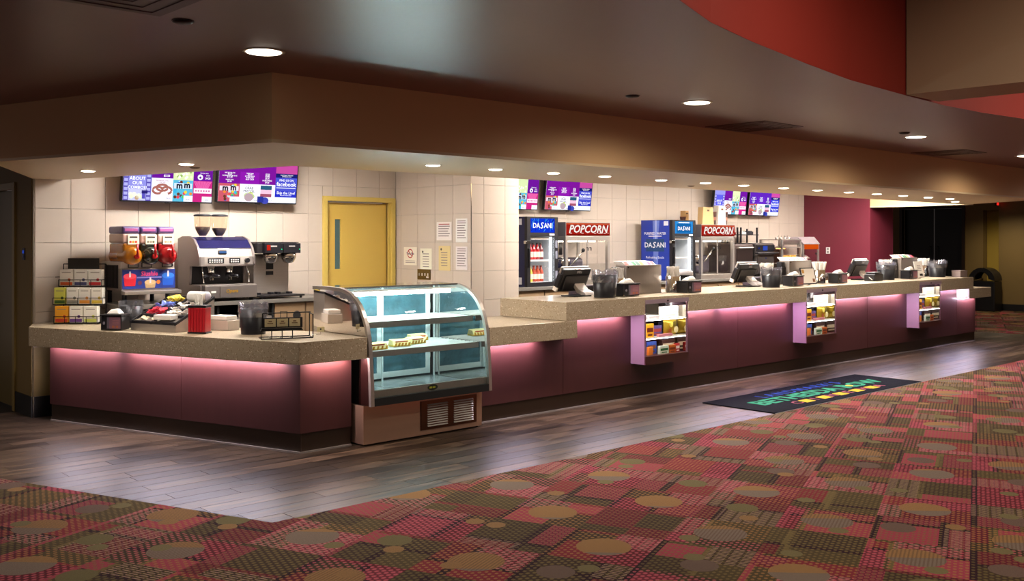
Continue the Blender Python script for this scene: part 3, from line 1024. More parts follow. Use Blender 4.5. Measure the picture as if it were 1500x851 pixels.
# glass front sweeping up to the top
gx0, gx1 = PX0 + .022, PX1 - .022
g1 = off_profile(prof, .004)[2:-1]
vs = [(gx0, p[0], p[1]) for p in g1] + [(gx1, p[0], p[1]) for p in g1]
n = len(g1)
MB().add(vs, [(k, k + 1, n + k + 1, n + k) for k in range(n - 1)]).build('front_glass', M_GLASSB, pc, smooth=True)
BOX(gx0, 7.0, 1.258, gx1, 7.44, 1.272).build('top_panel', M_CHROME, pc)
BOX(gx0, 6.566, .335, gx1, 6.60, .397).build('lower_edge', M_BLACKM, pc)
BOX(gx0, 6.602, .335, gx1, 6.64, .455).build('inner_sill', M_STEELH, pc)
M_IN = mat('case_white_interior', '#d6e2e2', .4)
deck = BOX(gx0, 6.642, .335, gx1, 7.40, .40).build('deck', mat('case_deck', '#c4cdd0', .25, .6, var=.06), pc)
for k in range(1, 3):
    BOX(gx0 + (gx1 - gx0) * k / 3 - .001, 6.642, .4002, gx0 + (gx1 - gx0) * k / 3 + .001, 7.36, .4012).build('deck_seam', M_DARK, deck)
# back wall: two sliding doors in white frames
def slide(x0, x1, y):
    f = MB().box(x0, y, .42, x0 + .05, y + .02, 1.22).box(x1 - .05, y, .42, x1, y + .02, 1.22).box(x0 + .05, y, .42, x1 - .05, y + .02, .47).box(x0 + .05, y, 1.17, x1 - .05, y + .02, 1.22)
    o = f.build('sliding_door', M_IN, pc)
    BOX(x0 + .05, y + .008, .47, x1 - .05, y + .012, 1.17).build('door_glass', mat('frosted_reflection_glass', '#3a5c66', .12, spec=.8, var=.7, vscale=9, bump=.3, bscale=30), o)  # mottled colour stands in for dark reflections in the frosted glass
slide(gx0 + .02, (gx0 + gx1) / 2 + .02, 7.355)
slide((gx0 + gx1) / 2 - .02, gx1 - .02, 7.380)
BOX(gx0, 7.405, .335, gx1, 7.43, 1.258).build('back_frame', mat('case_back_dark', '#3a484c', .5), pc)
for x in (gx0 + .012, (gx0 + gx1) / 2, gx1 - .022):
    BOX(x, 7.32, .40, x + .012, 7.332, 1.24).build('shelf_upright', M_IN, pc)
M_WIRE = mat('white_wire', '#e6ecea', .3)
for z, y0, e in ((.755, 6.70, M_STEELH), (.985, 6.78, M_STEELH)):
    sh = MB()
    for k in range(11):
        yy = y0 + .03 + k * (7.31 - y0 - .05) / 10
        sh.tube([(gx0 + .006, yy, z), (gx1 - .006, yy, z)], .006, 5)
    for k in range(16):
        xx = gx0 + .03 + k * (gx1 - gx0 - .06) / 15
        sh.tube([(xx, y0 + .01, z - .004), (xx, 7.31, z - .004)], .004, 4)
    sh = sh.build('wire_shelf', M_WIRE, pc)
    BOX(gx0 + .006, y0, z - .045, gx1 - .006, y0 + .012, z + .004).build('shelf_edge', e, sh)
MB().tube([(gx0 + .05, 6.92, 1.215), (gx1 - .16, 6.92, 1.215)], .016, 10).build('light_tube', glow('pastry_tube', (.86, 1, 1), E_CASE * 3.6), pc)
BOX(gx0 + .03, 6.90, 1.234, gx1 - .1, 6.955, 1.246).build('light_holder', M_WHITE, pc)
lg = MB().lathe([(1, -.0015), (1, 0)], n=20, axis='y')
lg.v = [(x * .055 + 5.24, y + 6.6005, z * .024 + .425) for (x, y, z) in lg.v]
lg.build('badge', mat('badge_dark', '#1c2a20', .3), pc)
for dx in (-.02, .015):
    BOX(5.24 + dx - .015, 6.5970, .418, 5.24 + dx + .012, 6.599, .432).build('badge_mark', mat('badge_yellow', '#c8b838', .4), pc)
# louvred grille, right half of the lower body
gp = BOX(5.18, 6.680, .055, 5.80, 6.690, .300).build('grille_plate', mat('bronze_steel', '#6e4a3a', .3, 1.0), pc)
for cx in (5.245, 5.535):
    for k in range(10):
        z = .080 + k * .020
        MB().add([(cx, 6.680, z + .010), (cx + .22, 6.680, z + .010), (cx + .22, 6.668, z), (cx, 6.668, z), (cx, 6.680, z), (cx + .22, 6.680, z)], [(0, 1, 2, 3), (3, 2, 5, 4), (0, 3, 4), (1, 5, 2)]).build('louver', mat('louver_highlight', '#e4dfda', .2, .6), gp)  # near-white colour stands in for bright highlights on the louvers

def pastry_box(x, y, z, w, label, rz):
    t = thing('pretzel_tray', label, 'food tray', (x, y, z), rz, 'yellow paper trays in the pastry case')
    MB().prism([(-w / 2, -.045), (w / 2, -.045), (w / 2, .045), (-w / 2, .045)], 0, .012).build('tray_base', mat('tray_yellow', '#e0c03a', .5), t)
    MB().prism([(-.048, .010), (-.030, .048), (.030, .058), (.048, .010)], -w / 2, w / 2, 'yz').build('sleeve', mat('sleeve_cream', '#efe3a0', .5), t)
    for k in range(5):
        xx = -w / 2 + .02 + k * (w - .04) / 4
        MB().prism([(xx - .012, .0), (xx + .006, .0), (xx + .016, .03), (xx - .002, .03)], -.050, -.0485, 'xz').build('printed_stripe', mat('tray_gold', '#c89018', .5), t)
    BOX(-w * .36, -.0405, .034, w * .36, -.038, .044).build('printed_line', mat('tray_red', '#a83818', .5), t)
pastry_box(4.775, 6.79, .763, .22, 'yellow striped paper tray at the left of the lower pastry shelf', .05)
pastry_box(5.10, 6.88, .763, .17, 'yellow striped paper tray in the middle of the lower pastry shelf', -.1)
pastry_box(5.32, 6.95, .763, .18, 'yellow striped paper tray right of centre on the lower pastry shelf', .1)
pastry_box(5.50, 7.15, .763, .18, 'yellow paper tray at the back of the lower pastry shelf', .0)

# ------------------------------------------------------------------ things on the angled left counter
RB = math.atan2(-bd.y, -bd.x)               # local x runs to the right along the front edge
ZL = .8905
def onB(t, off):                            # t from the corner, off from the worktop's front edge
    p = Vector((3.959, 6.608, 0)) + Vector((-.348, .9375, 0)) * t + Vector((.9375, .348, 0)) * off
    return (p.x, p.y, ZL)

# tea rack with boxes
tr = thing('tea_rack', 'black wire rack of tea boxes with small sign, left end of counter', 'rack', (3.385, 9.53, ZL), R(-43))
mw = mat('black_wire', '#141414', .35, .5)
m = MB()
TIERS = ((.010, -.07, .20), (.178, -.02, .23), (.345, .03, .20))
for z, y, w in TIERS:
    m.tube([(-w, y - .035, z), (w, y - .035, z), (w, y + .05, z), (-w, y + .05, z)], .004, 5, True)
    m.tube([(-w, y - .035, z + .06), (w, y - .035, z + .06), (w, y + .05, z + .06), (-w, y + .05, z + .06)], .0035, 5, True)
    for k in range(5):
        xx = -w + 2 * w * k / 4
        m.tube([(xx, y - .035, z + .06), (xx, y - .035, z), (xx, y + .05, z)], .003, 4)
for sx in (-.20, .20):
    m.tube([(sx, -.10, .004), (sx, .10, .004), (sx, .10, .55), (sx * .7, .10, .55)], .005, 5)
    m.tube([(sx, .08, .43), (sx + .03 * (1 if sx > 0 else -1), .0, .43)], .004, 5)
m.tube([(-.20, .10, .55), (.20, .10, .55)], .005, 5)
m.build('wire_frame', mw, tr)
BOX(-.145, .070, .505, .145, .080, .605).build('sign_board', mat('dark_sign_board', '#241c14', .5), tr)
tea_cols = ((('#e8a020', '#c03820'), ('#f0ebe2', '#6a3a8a'), ('#f0ece4', '#c8d060')), (('#d8d860', '#3a5a20'), ('#f0ece4', '#888880'), ('#f0ece4', '#d88a30'), ('#f2eee6', '#d8b840')), (('#efe8e0', '#c0501c'), ('#f0ece4', '#40406a'), ('#f0ece4', '#b82024')))
tea_nam = (('orange', 'white and purple', 'white and lime'), ('yellow green', 'white and grey', 'white and orange', 'white and gold'), ('white and rust', 'white and navy', 'white and red'))
lev = ('bottom', 'middle', 'top')
Mr = Matrix.Translation((3.385, 9.53, ZL)) @ Matrix.Rotation(R(-43), 4, 'Z')
for ti, (z, y, w) in enumerate(TIERS):
    cols = tea_cols[ti]
    nb = len(cols)
    bw = 2 * w / nb - .012
    for k in range(nb):
        p = Mr @ Vector((-w + (k + .5) * 2 * w / nb, y + .01, z + .005))
        t = thing('tea_box', '%s tea box on the %s tier of the wire rack' % (tea_nam[ti][k], lev[ti]), 'tea box', p, R(-43), 'tea boxes in the wire rack')
        main, acc = cols[k]
        BOX(-bw / 2, -.032, 0, bw / 2, .032, .150).build('carton', mat('card_' + main, main, .5), t, bevel=.0015)
        BOX(-bw * .46, -.0328, .004, bw * .46, -.0322, .034).build('printed_band', mat('card_' + acc, acc, .5), t)
        BOX(-bw * .34, -.0328, .118, bw * .34, -.0322, .124).build('printed_line', mat('print_grey', '#8a8078', .5), t)
        MB().lathe([(.014, -.0334), (.014, -.0322)], c=(bw * .22, 0, .055), n=10, axis='y').build('printed_spot', mat('card_' + acc, acc, .5), t)

M_BADGE = mat('dispenser_label', '#7c5664', .35, var=.2)
def napkin_dispenser(name_label, loc, rz, group='napkin dispensers on the counter'):
    t = thing('napkin_dispenser', name_label, 'napkin dispenser', loc, rz, group)
    BOX(-.13, -.075, .006, .13, .075, .125).build('body', M_BLACK, t, bevel=.006)
    MB().prism([(-.138, -.083), (.138, -.083), (.138, .083), (-.138, .083)], .1255, .138).build('top_plate', M_DARK, t, bevel=.003)
    BOX(-.128, -.0785, .004, -.122, -.0755, .122).build('edge_strip', M_CHROME, t)
    lab = BOX(-.02, -.0785, .018, .122, -.0755, .118).build('label_card', M_BADGE, t)
    for k in range(3):
        BOX(.02, -.0792, .085 - k * .014, .10, -.0786, .090 - k * .014).build('printed_line', mat('label_print', '#9a6a70', .5), lab)
    BOX(.015, -.0792, .026, .045, -.0786, .044).build('printed_mark', mat('label_orange', '#a8603c', .5), lab)
    BOX(.065, -.0792, .026, .095, -.0786, .044).build('printed_mark', MATS['label_orange'], lab)
    BOX(-.05, -.0785, .018, -.022, -.0755, .118).build('glass_strip', mat('pale_strip', '#8e8290', .2, .6), t)
    MB().lathe([(.014, -.0795), (.014, -.0785)], c=(-.088, 0, .065), n=12, axis='y').build('emblem', mat('emblem_grey', '#8a8490', .4), t)
    vs = [(-.09, -.05, .138), (.09, -.05, .138), (.09, .05, .138), (-.09, .05, .138), (-.05, -.02, .178), (.045, -.022, .192), (.05, .02, .186), (-.045, .022, .170)]
    MB().add(vs, [(3, 2, 1, 0), (4, 5, 6, 7), (0, 1, 5, 4), (1, 2, 6, 5), (2, 3, 7, 6), (3, 0, 4, 7)]).build('napkin', M_PAPER, t, smooth=True, bevel=.012)
    return t
nd = napkin_dispenser('black napkin dispenser on the left counter beside the condiment organizer', onB(2.09, .13), RB + R(20))
nd.scale = (.72, .9, 1)

def bagged_bin(label, loc, r=.13, h=.235, group='small black countertop bins with clear liners', bag=.10):
    t = thing('countertop_bin', label, 'bin', loc, random.uniform(-1, 1), group)
    MB().lathe([(r * .86, 0), (r, h), (r * .97, h), (r * .84, .008), (.001, .008)], n=28, caps=False).build('bin_shell', M_BLACK, t, smooth=True)
    vs, fs = [], []
    N, K = 44, 7
    sd = random.random() * 50
    for k in range(K):
        f = k / (K - 1)
        z = h * .68 + f * (h * .32 + bag * .55)
        for i in range(N):
            a = 2 * PI * i / N
            rr = r * (1.03 + .03 * math.sin(PI * f)) * (1 + .055 * noise.noise(Vector((math.cos(a) * 4, math.sin(a) * 4, f * 3 + sd))))
            vs.append((rr * math.cos(a), rr * math.sin(a), z + .03 * f * noise.noise(Vector((math.cos(a) * 3, math.sin(a) * 3, sd)))))
    for k in range(K - 1):
        for i in range(N):
            fs.append((k * N + i, k * N + (i + 1) % N, (k + 1) * N + (i + 1) % N, (k + 1) * N + i))
    # folded back in over the rim
    k0 = len(vs)
    for i in range(N):
        a = 2 * PI * i / N
        vs.append((r * .82 * math.cos(a), r * .82 * math.sin(a), h * .8 + .03 * noise.noise(Vector((math.cos(a) * 5, math.sin(a) * 5, sd + 9)))))
    for i in range(N):
        fs.append(((K - 1) * N + i, (K - 1) * N + (i + 1) % N, k0 + (i + 1) % N, k0 + i))
    MB().add(vs, fs).build('liner_bag', M_BAG, t)
    return t
bagged_bin('small black bin with clear liner beside the wire card rack', (4.055, 7.489, ZL), .115, .21)
lid = thing('liner_tub', 'clear lined dark tub behind the left napkin dispenser', 'bin', onB(2.22, .42), 0)
MB().lathe([(.09, 0), (.10, .19), (.096, .19), (.088, .01), (.001, .01)], n=24, caps=False).build('tub_shell', M_BLACK, lid, smooth=True)
vs, fs = [], []
for k in range(5):
    for i in range(30):
        a = 2 * PI * i / 30
        rr = .106 * (1 + .06 * noise.noise(Vector((math.cos(a) * 5, math.sin(a) * 5, k * .8))))
        vs.append((rr * math.cos(a), rr * math.sin(a), .10 + k * .034))
for k in range(4):
    for i in range(30):
        fs.append((k * 30 + i, k * 30 + (i + 1) % 30, k * 30 + 30 + (i + 1) % 30, k * 30 + 30 + i))
MB().add(vs, fs).build('liner_bag', M_BAG, lid)

# condiment organizer: sloping tray of compartments
po = onB(1.437, .175)
og = thing('condiment_organizer', 'sloping steel organizer with black compartments of sugar packets and lids', 'organizer', po, RB)
OW, OD = .54, .44
def ztop(y): return .075 + y * (.275 - .075) / OD
MB().prism([(0, 0), (OD, 0), (OD, .275 - .015), (0, .075 - .015)], -OW, 0, 'yz').build('steel_body', M_STEELH, og, bevel=.002)
cells = MB()
def wallp(x0, x1, y0, y1):
    cells.add([(x0, y0, ztop(y0) - .0145), (x1, y0, ztop(y0) - .0145), (x1, y1, ztop(y1) - .0145), (x0, y1, ztop(y1) - .0145), (x0, y0, ztop(y0) + .008), (x1, y0, ztop(y0) + .008), (x1, y1, ztop(y1) + .008), (x0, y1, ztop(y1) + .008)], [(3, 2, 1, 0), (4, 5, 6, 7), (0, 1, 5, 4), (1, 2, 6, 5), (2, 3, 7, 6), (3, 0, 4, 7)])
for x in (-OW - .004, -OW * .55, -.010):
    wallp(x, x + .014, -.004, OD)
for k in range(5):
    y = k * (OD - .012) / 4
    wallp(-OW - .004, .004, y, y + .012)
cells.build('divider_grid', M_BLACK, og)
Mo = Matrix.Translation(po) @ Matrix.Rotation(RB, 4, 'Z')
def packets(x0, x1, r, col, label, n=26, big=False):
    y0, y1 = r * OD / 4 + .018, (r + 1) * OD / 4 - .008
    m = MB()
    for k in range(n):
        px, py = random.uniform(x0 + .03, x1 - .03), random.uniform(y0 + .015, y1 - .015)
        pz = ztop(py) - .012 + random.uniform(0, .030)
        s = .030 if not big else .045
        Q = Matrix.Translation((px, py, pz)) @ Euler((random.uniform(-.6, .6), random.uniform(-.6, .6), random.uniform(0, 6.28))).to_matrix().to_4x4()
        b = BOX(-s, -s * .55, -.002, s, s * .55, .002).xf(Q)
        m.add(b.v, b.f)
    m.xf(Mo)
    o = m.build('sweetener_packets', mat('packet_' + col, col, .6), None)
    return tag(o, label, 'packets', None, 'stuff')
xm = -OW * .55
packets(-OW + .012, xm - .004, 3, '#e8d04a', 'heap of yellow sweetener packets in the organizer')
packets(-OW + .012, xm - .004, 2, '#8a9ee8', 'heap of blue sweetener packets in the organizer')
packets(-OW + .012, xm - .004, 1, '#d83048', 'heap of pink red sweetener packets in the organizer')
packets(-OW + .012, xm - .004, 0, '#c8bca0', 'few brown sugar packets in the front left compartment', 6)
packets(xm + .016, -.014, 2, '#efe9e2', 'loose white sugar packets in the right of the organizer', 14)
packets(xm + .016, -.014, 1, '#f2ede6', 'heap of white creamer cups and packets, right of the organizer', 26)
p = Mo @ Vector((-.17, .055, ztop(.055) + .012))
t = thing('napkin_stack', 'stack of white napkins lying on the front of the organizer', 'napkins', p, RB + .12)
BOX(-.09, -.055, -.012, .09, .055, .026).build('napkin_pile', M_PAPER, t, bevel=.004)
BOX(-.088, -.053, .0262, .088, .053, .029).build('top_napkin', M_PAPER, t)
p = Mo @ Vector((-.13, .385, ztop(.385) + .028))
t = thing('lid_sleeve', 'white sleeve of cup lids lying at the back of the organizer', 'cup lids', p, RB + .05)
MB().lathe([(.045, -.10), (.048, -.096), (.048, .096), (.045, .10)], n=24, axis='x').build('sleeve', M_WHITE, t, smooth=True)
MB().lathe([(.036, .1002), (.036, .106), (.030, .108)], n=24, axis='x').build('end_lid', mat('lavender_white', '#d8d2e4', .4), t, smooth=True)
# red dispenser with stirrers
rd = thing('stirrer_dispenser', 'red ribbed dispenser with white stirrers beside the organizer', 'dispenser', onB(1.226, .235), RB + .3)
MB().prism([(-.085, -.05), (.085, -.05), (.085, .05), (-.085, .05)], 0, .012).build('foot', M_BLACK, rd, bevel=.003)
for k in range(6):
    x = -.078 + k * .026
    BOX(x, -.052, .012, x + .0235, .052, .215).build('red_sleeve', mat('red_plastic', '#b01c26', .28), rd, bevel=.006)
BOX(-.082, -.05, .2155, .082, .05, .235).build('black_cap', M_BLACK, rd, bevel=.003)
m = MB()
for k in range(20):
    x, y = random.uniform(-.03, .04), random.uniform(-.035, .035)
    m.tube([(x, y, .2355), (x + random.uniform(-.012, .012), y + random.uniform(-.01, .01), .31 + random.uniform(0, .022))], .0038, 4)
m.build('stirrers', M_PAPER, rd)['kind'] = 'stuff'
t = thing('napkin_box', 'low grey and white napkin box behind the red stirrer dispenser', 'box', onB(1.28, .575), RB)
BOX(-.12, -.07, 0, .12, .07, .085).build('carton', mat('pale_grey_card', '#b8aca2', .6), t, bevel=.003)
BOX(-.10, -.06, .0855, .10, .06, .125).build('napkin_pile', M_PAPER, t, bevel=.008)
# wire card rack
wr = thing('wire_card_rack', 'black wire rack with three small cream cards near the counter corner', 'rack', (4.02, 6.98, ZL), R(-22))
m = MB()
m.tube([(-.16, -.06, .006), (.24, -.06, .006), (.24, .10, .006), (-.16, .10, .006)], .005, 6, True)
m.tube([(-.16, -.06, .006), (-.16, -.06, .07), (.16, -.06, .07), (.16, .0, .07), (-.16, .0, .07), (-.16, -.06, .07)], .005, 6)
for x in (-.08, 0, .08):
    m.tube([(x, -.06, .07), (x, -.06, .006), (x, .10, .006)], .004, 5)
m.tube([(-.14, .02, .20), (.24, .06, .20), (.24, .10, .20), (.24, .10, .006)], .005, 6)
m.tube([(.24, -.06, .006), (.24, -.06, .19), (.24, .10, .19)], .005, 6)
m.tube([(-.14, .02, .20), (-.14, .02, .07)], .005, 6)
m.tube([(.0, .03, .15), (.0, .03, .21), (.05, .03, .21), (.05, .03, .15)], .004, 5)
m.build('wire_frame', mw, wr)
BOX(-.155, -.045, .066, .155, -.012, .086).build('front_bar', M_BLACK, wr)
cp = BOX(-.14, .010, .085, .17, .018, .165).build('card_holder', M_BLACK, wr)
for k, x in enumerate((-.125, -.03, .065)):
    cd = BOX(x, .0065, .094, x + .085, .0095, .156).build('cream_card', mat('cream_card', '#d8cba0', .6), cp)
    BOX(x + .02, .0058, .118, x + .065, .0064, .124).build('printed_line', mat('card_brown', '#6a4a30', .5), cd)
    BOX(x + .03, .0058, .132, x + .055, .0064, .140).build('printed_line', MATS['card_brown'], cd)
tg = thing('price_tag', 'tiny cream price tag on a wire foot beside the pastry case', 'tag', (4.42, 7.04, ZL), R(-30))
BOX(-.03, -.003, .025, .03, .003, .065).build('card', MATS['cream_card'], tg)
BOX(-.006, -.0036, .040, .006, -.0031, .052).build('printed_mark', M_BLACK, tg)
MB().tube([(0, .004, .03), (0, .004, .004), (-.07, .004, .004)], .003, 5).build('wire_foot', M_CHROME, tg)

# ------------------------------------------------------------------ back counters along the walls
bk = BOX(3.64, 9.14, 1.02, 5.98, 9.888, 1.06).build('back_counter_top', M_BACKBAR, bevel=.003)
tag(bk, 'grey back counter top carrying the slush, espresso and coffee machines', 'countertop')
bk2 = BOX(8.03, 9.12, 1.02, 16.78, 9.938, 1.06).build('back_counter_top', M_BACKBAR, bevel=.003)
tag(bk2, 'long grey back counter top carrying coolers, popcorn machines and ovens', 'countertop')
t = thing('open_shelf_unit', 'dark open shelf unit under the back counter behind the organizer', 'shelf unit', (3.98, 9.16, 0))
BOX(0, .70, 0, 1.21, .72, 1.018).build('back_board', M_BLACKM, t)
for x in (0, .59, 1.19):
    BOX(x, 0, 0, x + .02, .70, 1.018).build('upright', M_BLACKM, t)
for z in (.30, .62, .86):
    BOX(.022, .0, z, 1.188, .698, z + .03).build('shelf', M_STEELH, t)
for k in range(2):
    x = 5.20 + k * .37
    t = thing('back_cabinet', ('tan cabinet with round black finger hole, left of the pair behind the pastry case', 'tan cabinet with round black finger hole, right of the pair beside the yellow door')[k], 'cabinet', (x, 9.16, 0), 0, 'tan cabinets under the back counter')
    BOX(0, .022, 0, .36, .70, 1.018).build('body', M_CAB, t)
    dr = BOX(.004, 0, .06, .356, .020, 1.012).build('door', M_CAB, t, bevel=.002)
    MB().lathe([(.040, -.004), (.040, .0)], c=(.26, 0, .88), n=20, axis='y').build('finger_hole', M_BLACKM, dr)
    MB().lathe([(.047, -.003), (.047, -.001)], c=(.26, 0, .88), n=20, axis='y').build('hole_ring', M_DARK, dr)
for k in range(8):
    x = 8.03 + k * 1.093
    t = thing('back_cabinet', 'two-door tan cabinet under the long back counter, below the ' + ('left cooler', 'left popcorn machine', 'gap beside the left popcorn machine', 'right cooler', 'right popcorn machine', 'black oven', 'food warmer', 'orange lit warmer')[k], 'cabinet', (x, 9.16, 0), 0, 'tan cabinets under the back counter')
    BOX(0, .022, 0, 1.085, .70, 1.018).build('body', M_CAB, t)
    for q in range(2):
        dr = BOX(.004 + q * .54, 0, .06, .54 + q * .54, .020, 1.012).build('door', M_CAB, t, bevel=.002)
        MB().tube([(.5 + q * .09, -.0, .84), (.5 + q * .09, -.03, .84), (.5 + q * .09, -.03, .96), (.5 + q * .09, 0, .96)], .005, 6).build('handle', M_CHROME, dr)

# ------------------------------------------------------------------ menu screens
def EM(col, k=1.0):
    return glow('screen_%s_%.2f' % (col.lstrip('#'), k), col, E_TV * k)

TW, TH = .955, .545
def screen_base(t):
    BOX(-TW / 2, 0, 0, TW / 2, .05, TH).build('housing', M_BLACK, t, bevel=.006)
    BOX(-.14, .05, .15, .14, .19, .40).build('wall_bracket', M_DARK, t)
    BOX(-.03, -.004, -.008, .03, .012, .004).build('sensor_bump', M_BLACK, t)
    return BOX(-TW / 2 + .014, -.0012, .014, TW / 2 - .014, -.0002, TH - .014).build('screen', EM('#ffffff', .95), t)

def UV(u, v, d=0.0):
    return (-TW / 2 + .014 + u * (TW - .028), -.0016 - d, .014 + v * .62 * (TH - .028))

def prect(s, u0, v0, u1, v1, col, d=0.0, k=1.0, name='picture_block'):
    a, b = UV(u0, v0, d), UV(u1, v1, d)
    return BOX(a[0], a[1] - .0003, a[2], b[0], a[1], b[2]).build(name, EM(col, k), s)

def pdisc(s, u, v, r, col, d=.0006, sx=1.0, n=14, k=1.0, ang=0.0):
    c = UV(u, v, d)
    r = r * .74
    vs = [(c[0] + r * sx * math.cos(a) * math.cos(ang) - r * math.sin(a) * math.sin(ang), c[1], c[2] + r * sx * math.cos(a) * math.sin(ang) + r * math.sin(a) * math.cos(ang)) for a in [2 * PI * q / n for q in range(n)]]
    return MB().add(vs, [tuple(range(n))]).build('picture_spot', EM(col, k), s)

def ptext(s, txt, u, v, size, col='#ffffff', d=.0012, bold=.0, shear=0.0, wide=1.0, k=1.15):
    c = UV(u, v, d)
    return text(txt, size * .58, EM(col, k), s, c, bold=bold * .35, shear=shear, ext=.0002, wide=wide)

CANDY = ('#38b0e0', '#58c860', '#e8d040', '#e04858', '#3060c8', '#e88838', '#b8e0f0', '#6a3a2a')
def mm_block(s, u0, u1, v0, v1, red=False):
    w = u1 - u0
    prect(s, u0, v0, u1, v1, '#5ab8d8' if not red else '#c85868', .0002)
    rn = random.Random(int(u0 * 100) + 3)
    for q in range(26):
        pdisc(s, u0 + w * rn.uniform(.10, .90), rn.uniform(v0 + .05, v1 - .05), .022, rn.choice(CANDY), .0006 + q * .00001)
    prect(s, u0 + w * .05, v0 + (v1 - v0) * .60, u1 - w * .05, v0 + (v1 - v0) * .86, '#cfe0f4' if not red else '#e8d8e4', .0010)
    ptext(s, 'm', u0 + w * .32, v0 + (v1 - v0) * .74, .150, '#141424', .0014, .010)
    ptext(s, 'm', u0 + w * .70, v0 + (v1 - v0) * .77, .150, '#141424', .0014, .010)
    prect(s, u0 + w * .55, v0, u1, v0 + (v1 - v0) * .28, '#f4f6ff', .0012)
    ptext(s, '$4.50', u0 + w * .76, v0 + (v1 - v0) * .10, .030, '#505868', .0016)

def screen_a(loc, label, kb=1.0, cool=False):
    t = thing('menu_screen', label, 'screen', loc, 0, 'menu screens')
    t.rotation_euler = (R(7), 0, 0)
    s = screen_base(t)
    prect(s, 0, 0, .305, 1, '#8f8fe0' if not cool else '#5a5ad8', .0001, kb)
    prect(s, 0, .0, .305, .35, '#c8c8f4' if not cool else '#8890e8', .0002, kb)
    for e in (.0, .245):
        prect(s, e, 0, e + .055, 1, '#5a50b0', .0003, kb)
        for q in range(7):
            prect(s, e + .008, .03 + q * .14, e + .047, .12 + q * .14, '#b0b0ec', .0005, kb)
    ptext(s, 'ABOUT', .15, .68, .082, bold=.001)
    ptext(s, 'OUR', .15, .54, .082, bold=.001)
    ptext(s, 'COMBOS!', .15, .40, .075, bold=.001)
    for (u, v, r, c_) in ((.09, .12, .03, '#e8f0d0'), (.12, .18, .035, '#f4f4e0'), (.17, .14, .035, '#eef4dc'), (.08, .2, .025, '#f0f0e0'), (.15, .08, .03, '#c0a080'), (.20, .10, .025, '#dfe8c8')):
        pdisc(s, u, v, r, c_, .0008)
    prect(s, .20, .22, .265, .32, '#2a2470', .0010, kb)
    prect(s, .205, .06, .24, .22, '#5850b8', .0009, kb)
    # pretzel column
    for q, (u0, u1, cc) in enumerate(((0, .305, '#8f8fe0'), (.305, .545, '#6a1496'), (.545, .775, '#d8e8b0'), (.775, 1, '#6a1496'))):
        prect(s, u0, 1, u1, 1.6, cc, .0002, kb)
    prect(s, .305, 0, .545, .72, '#f6f4ff', .0002)
    prect(s, .305, .72, .545, 1, '#6a1496', .0002, kb)
    ptext(s, '$5.50', .47, .80, .050, bold=.001)
    ptext(s, 'BAVARIAN STYLE', .425, .64, .030, '#9a4a6a')
    ptext(s, 'PRETZEL', .425, .585, .030, '#9a4a6a')
    for (u, v, a, b) in ((.375, .34, .034, 1.5), (.475, .34, .034, 1.5), (.425, .42, .032, 1.8)):
        c = UV(u, v, .0008)
        m = MB()
        m.tube([(c[0] + a * b * math.cos(q * PI / 8), c[1], c[2] + a * math.sin(q * PI / 8)) for q in range(16)], .013, 6, True)
        m.v = [(x, c[1] - .0004 + (yy - c[1]) * .03, z) for x, yy, z in m.v]
        m.build('picture_pretzel', EM('#a8685c'), s, smooth=True)
    pdisc(s, .45, .22, .036, '#f0ece8', .0016, 1.5)
    ptext(s, '$4.25', .50, .09, .032, '#606070')
    mm_block(s, .545, .775, 0, .68)
    prect(s, .545, .68, .775, 1, '#d8e8b0', .0002)
    for q in range(16):
        pdisc(s, .565 + .19 * random.random(), .72 + .24 * random.random(), .018, random.choice(('#f4f0c8', '#98b868', '#fffff0')), .0006 + q * .00001)
    prect(s, .775, .68, 1, 1, '#6a1496', .0002, kb)
    pdisc(s, .855, .80, .040, '#f0f0ff', .0006)
    pdisc(s, .855, .79, .016, '#6a1496', .0008)
    ptext(s, '$4.25', .945, .77, .044, bold=.001)
    ptext(s, 'PRETZEL BITES', .90, .93, .024)
    ptext(s, '$7.25', .945, .86, .030)
    prect(s, .775, 0, 1, .68, '#c8287e', .0002, kb)
    for q in range(14):
        u = .785 + q * .0155
        c0, c1 = UV(.885 + (u - .885) * .55, .40, .0006), UV(u, .67, .0006)
        m = MB().add([(c0[0] - .003, c0[1], c0[2]), (c0[0] + .003, c0[1], c0[2]), (c1[0] + .005, c1[1], c1[2]), (c1[0] - .005, c1[1], c1[2])], [(0, 1, 2, 3)])
        m.build('picture_ray', EM('#e868ae'), s)
    prect(s, .785, .28, .995, .44, '#f8eef6', .0010)
    for q in range(6):
        prect(s, .80 + q * .031, .335, .82 + q * .031, .385, '#d070a0', .0014)
    prect(s, .885, 0, 1, .18, '#f8f4ff', .0010)
    ptext(s, '$4.50', .945, .07, .028, '#606070', .0014)
    return t

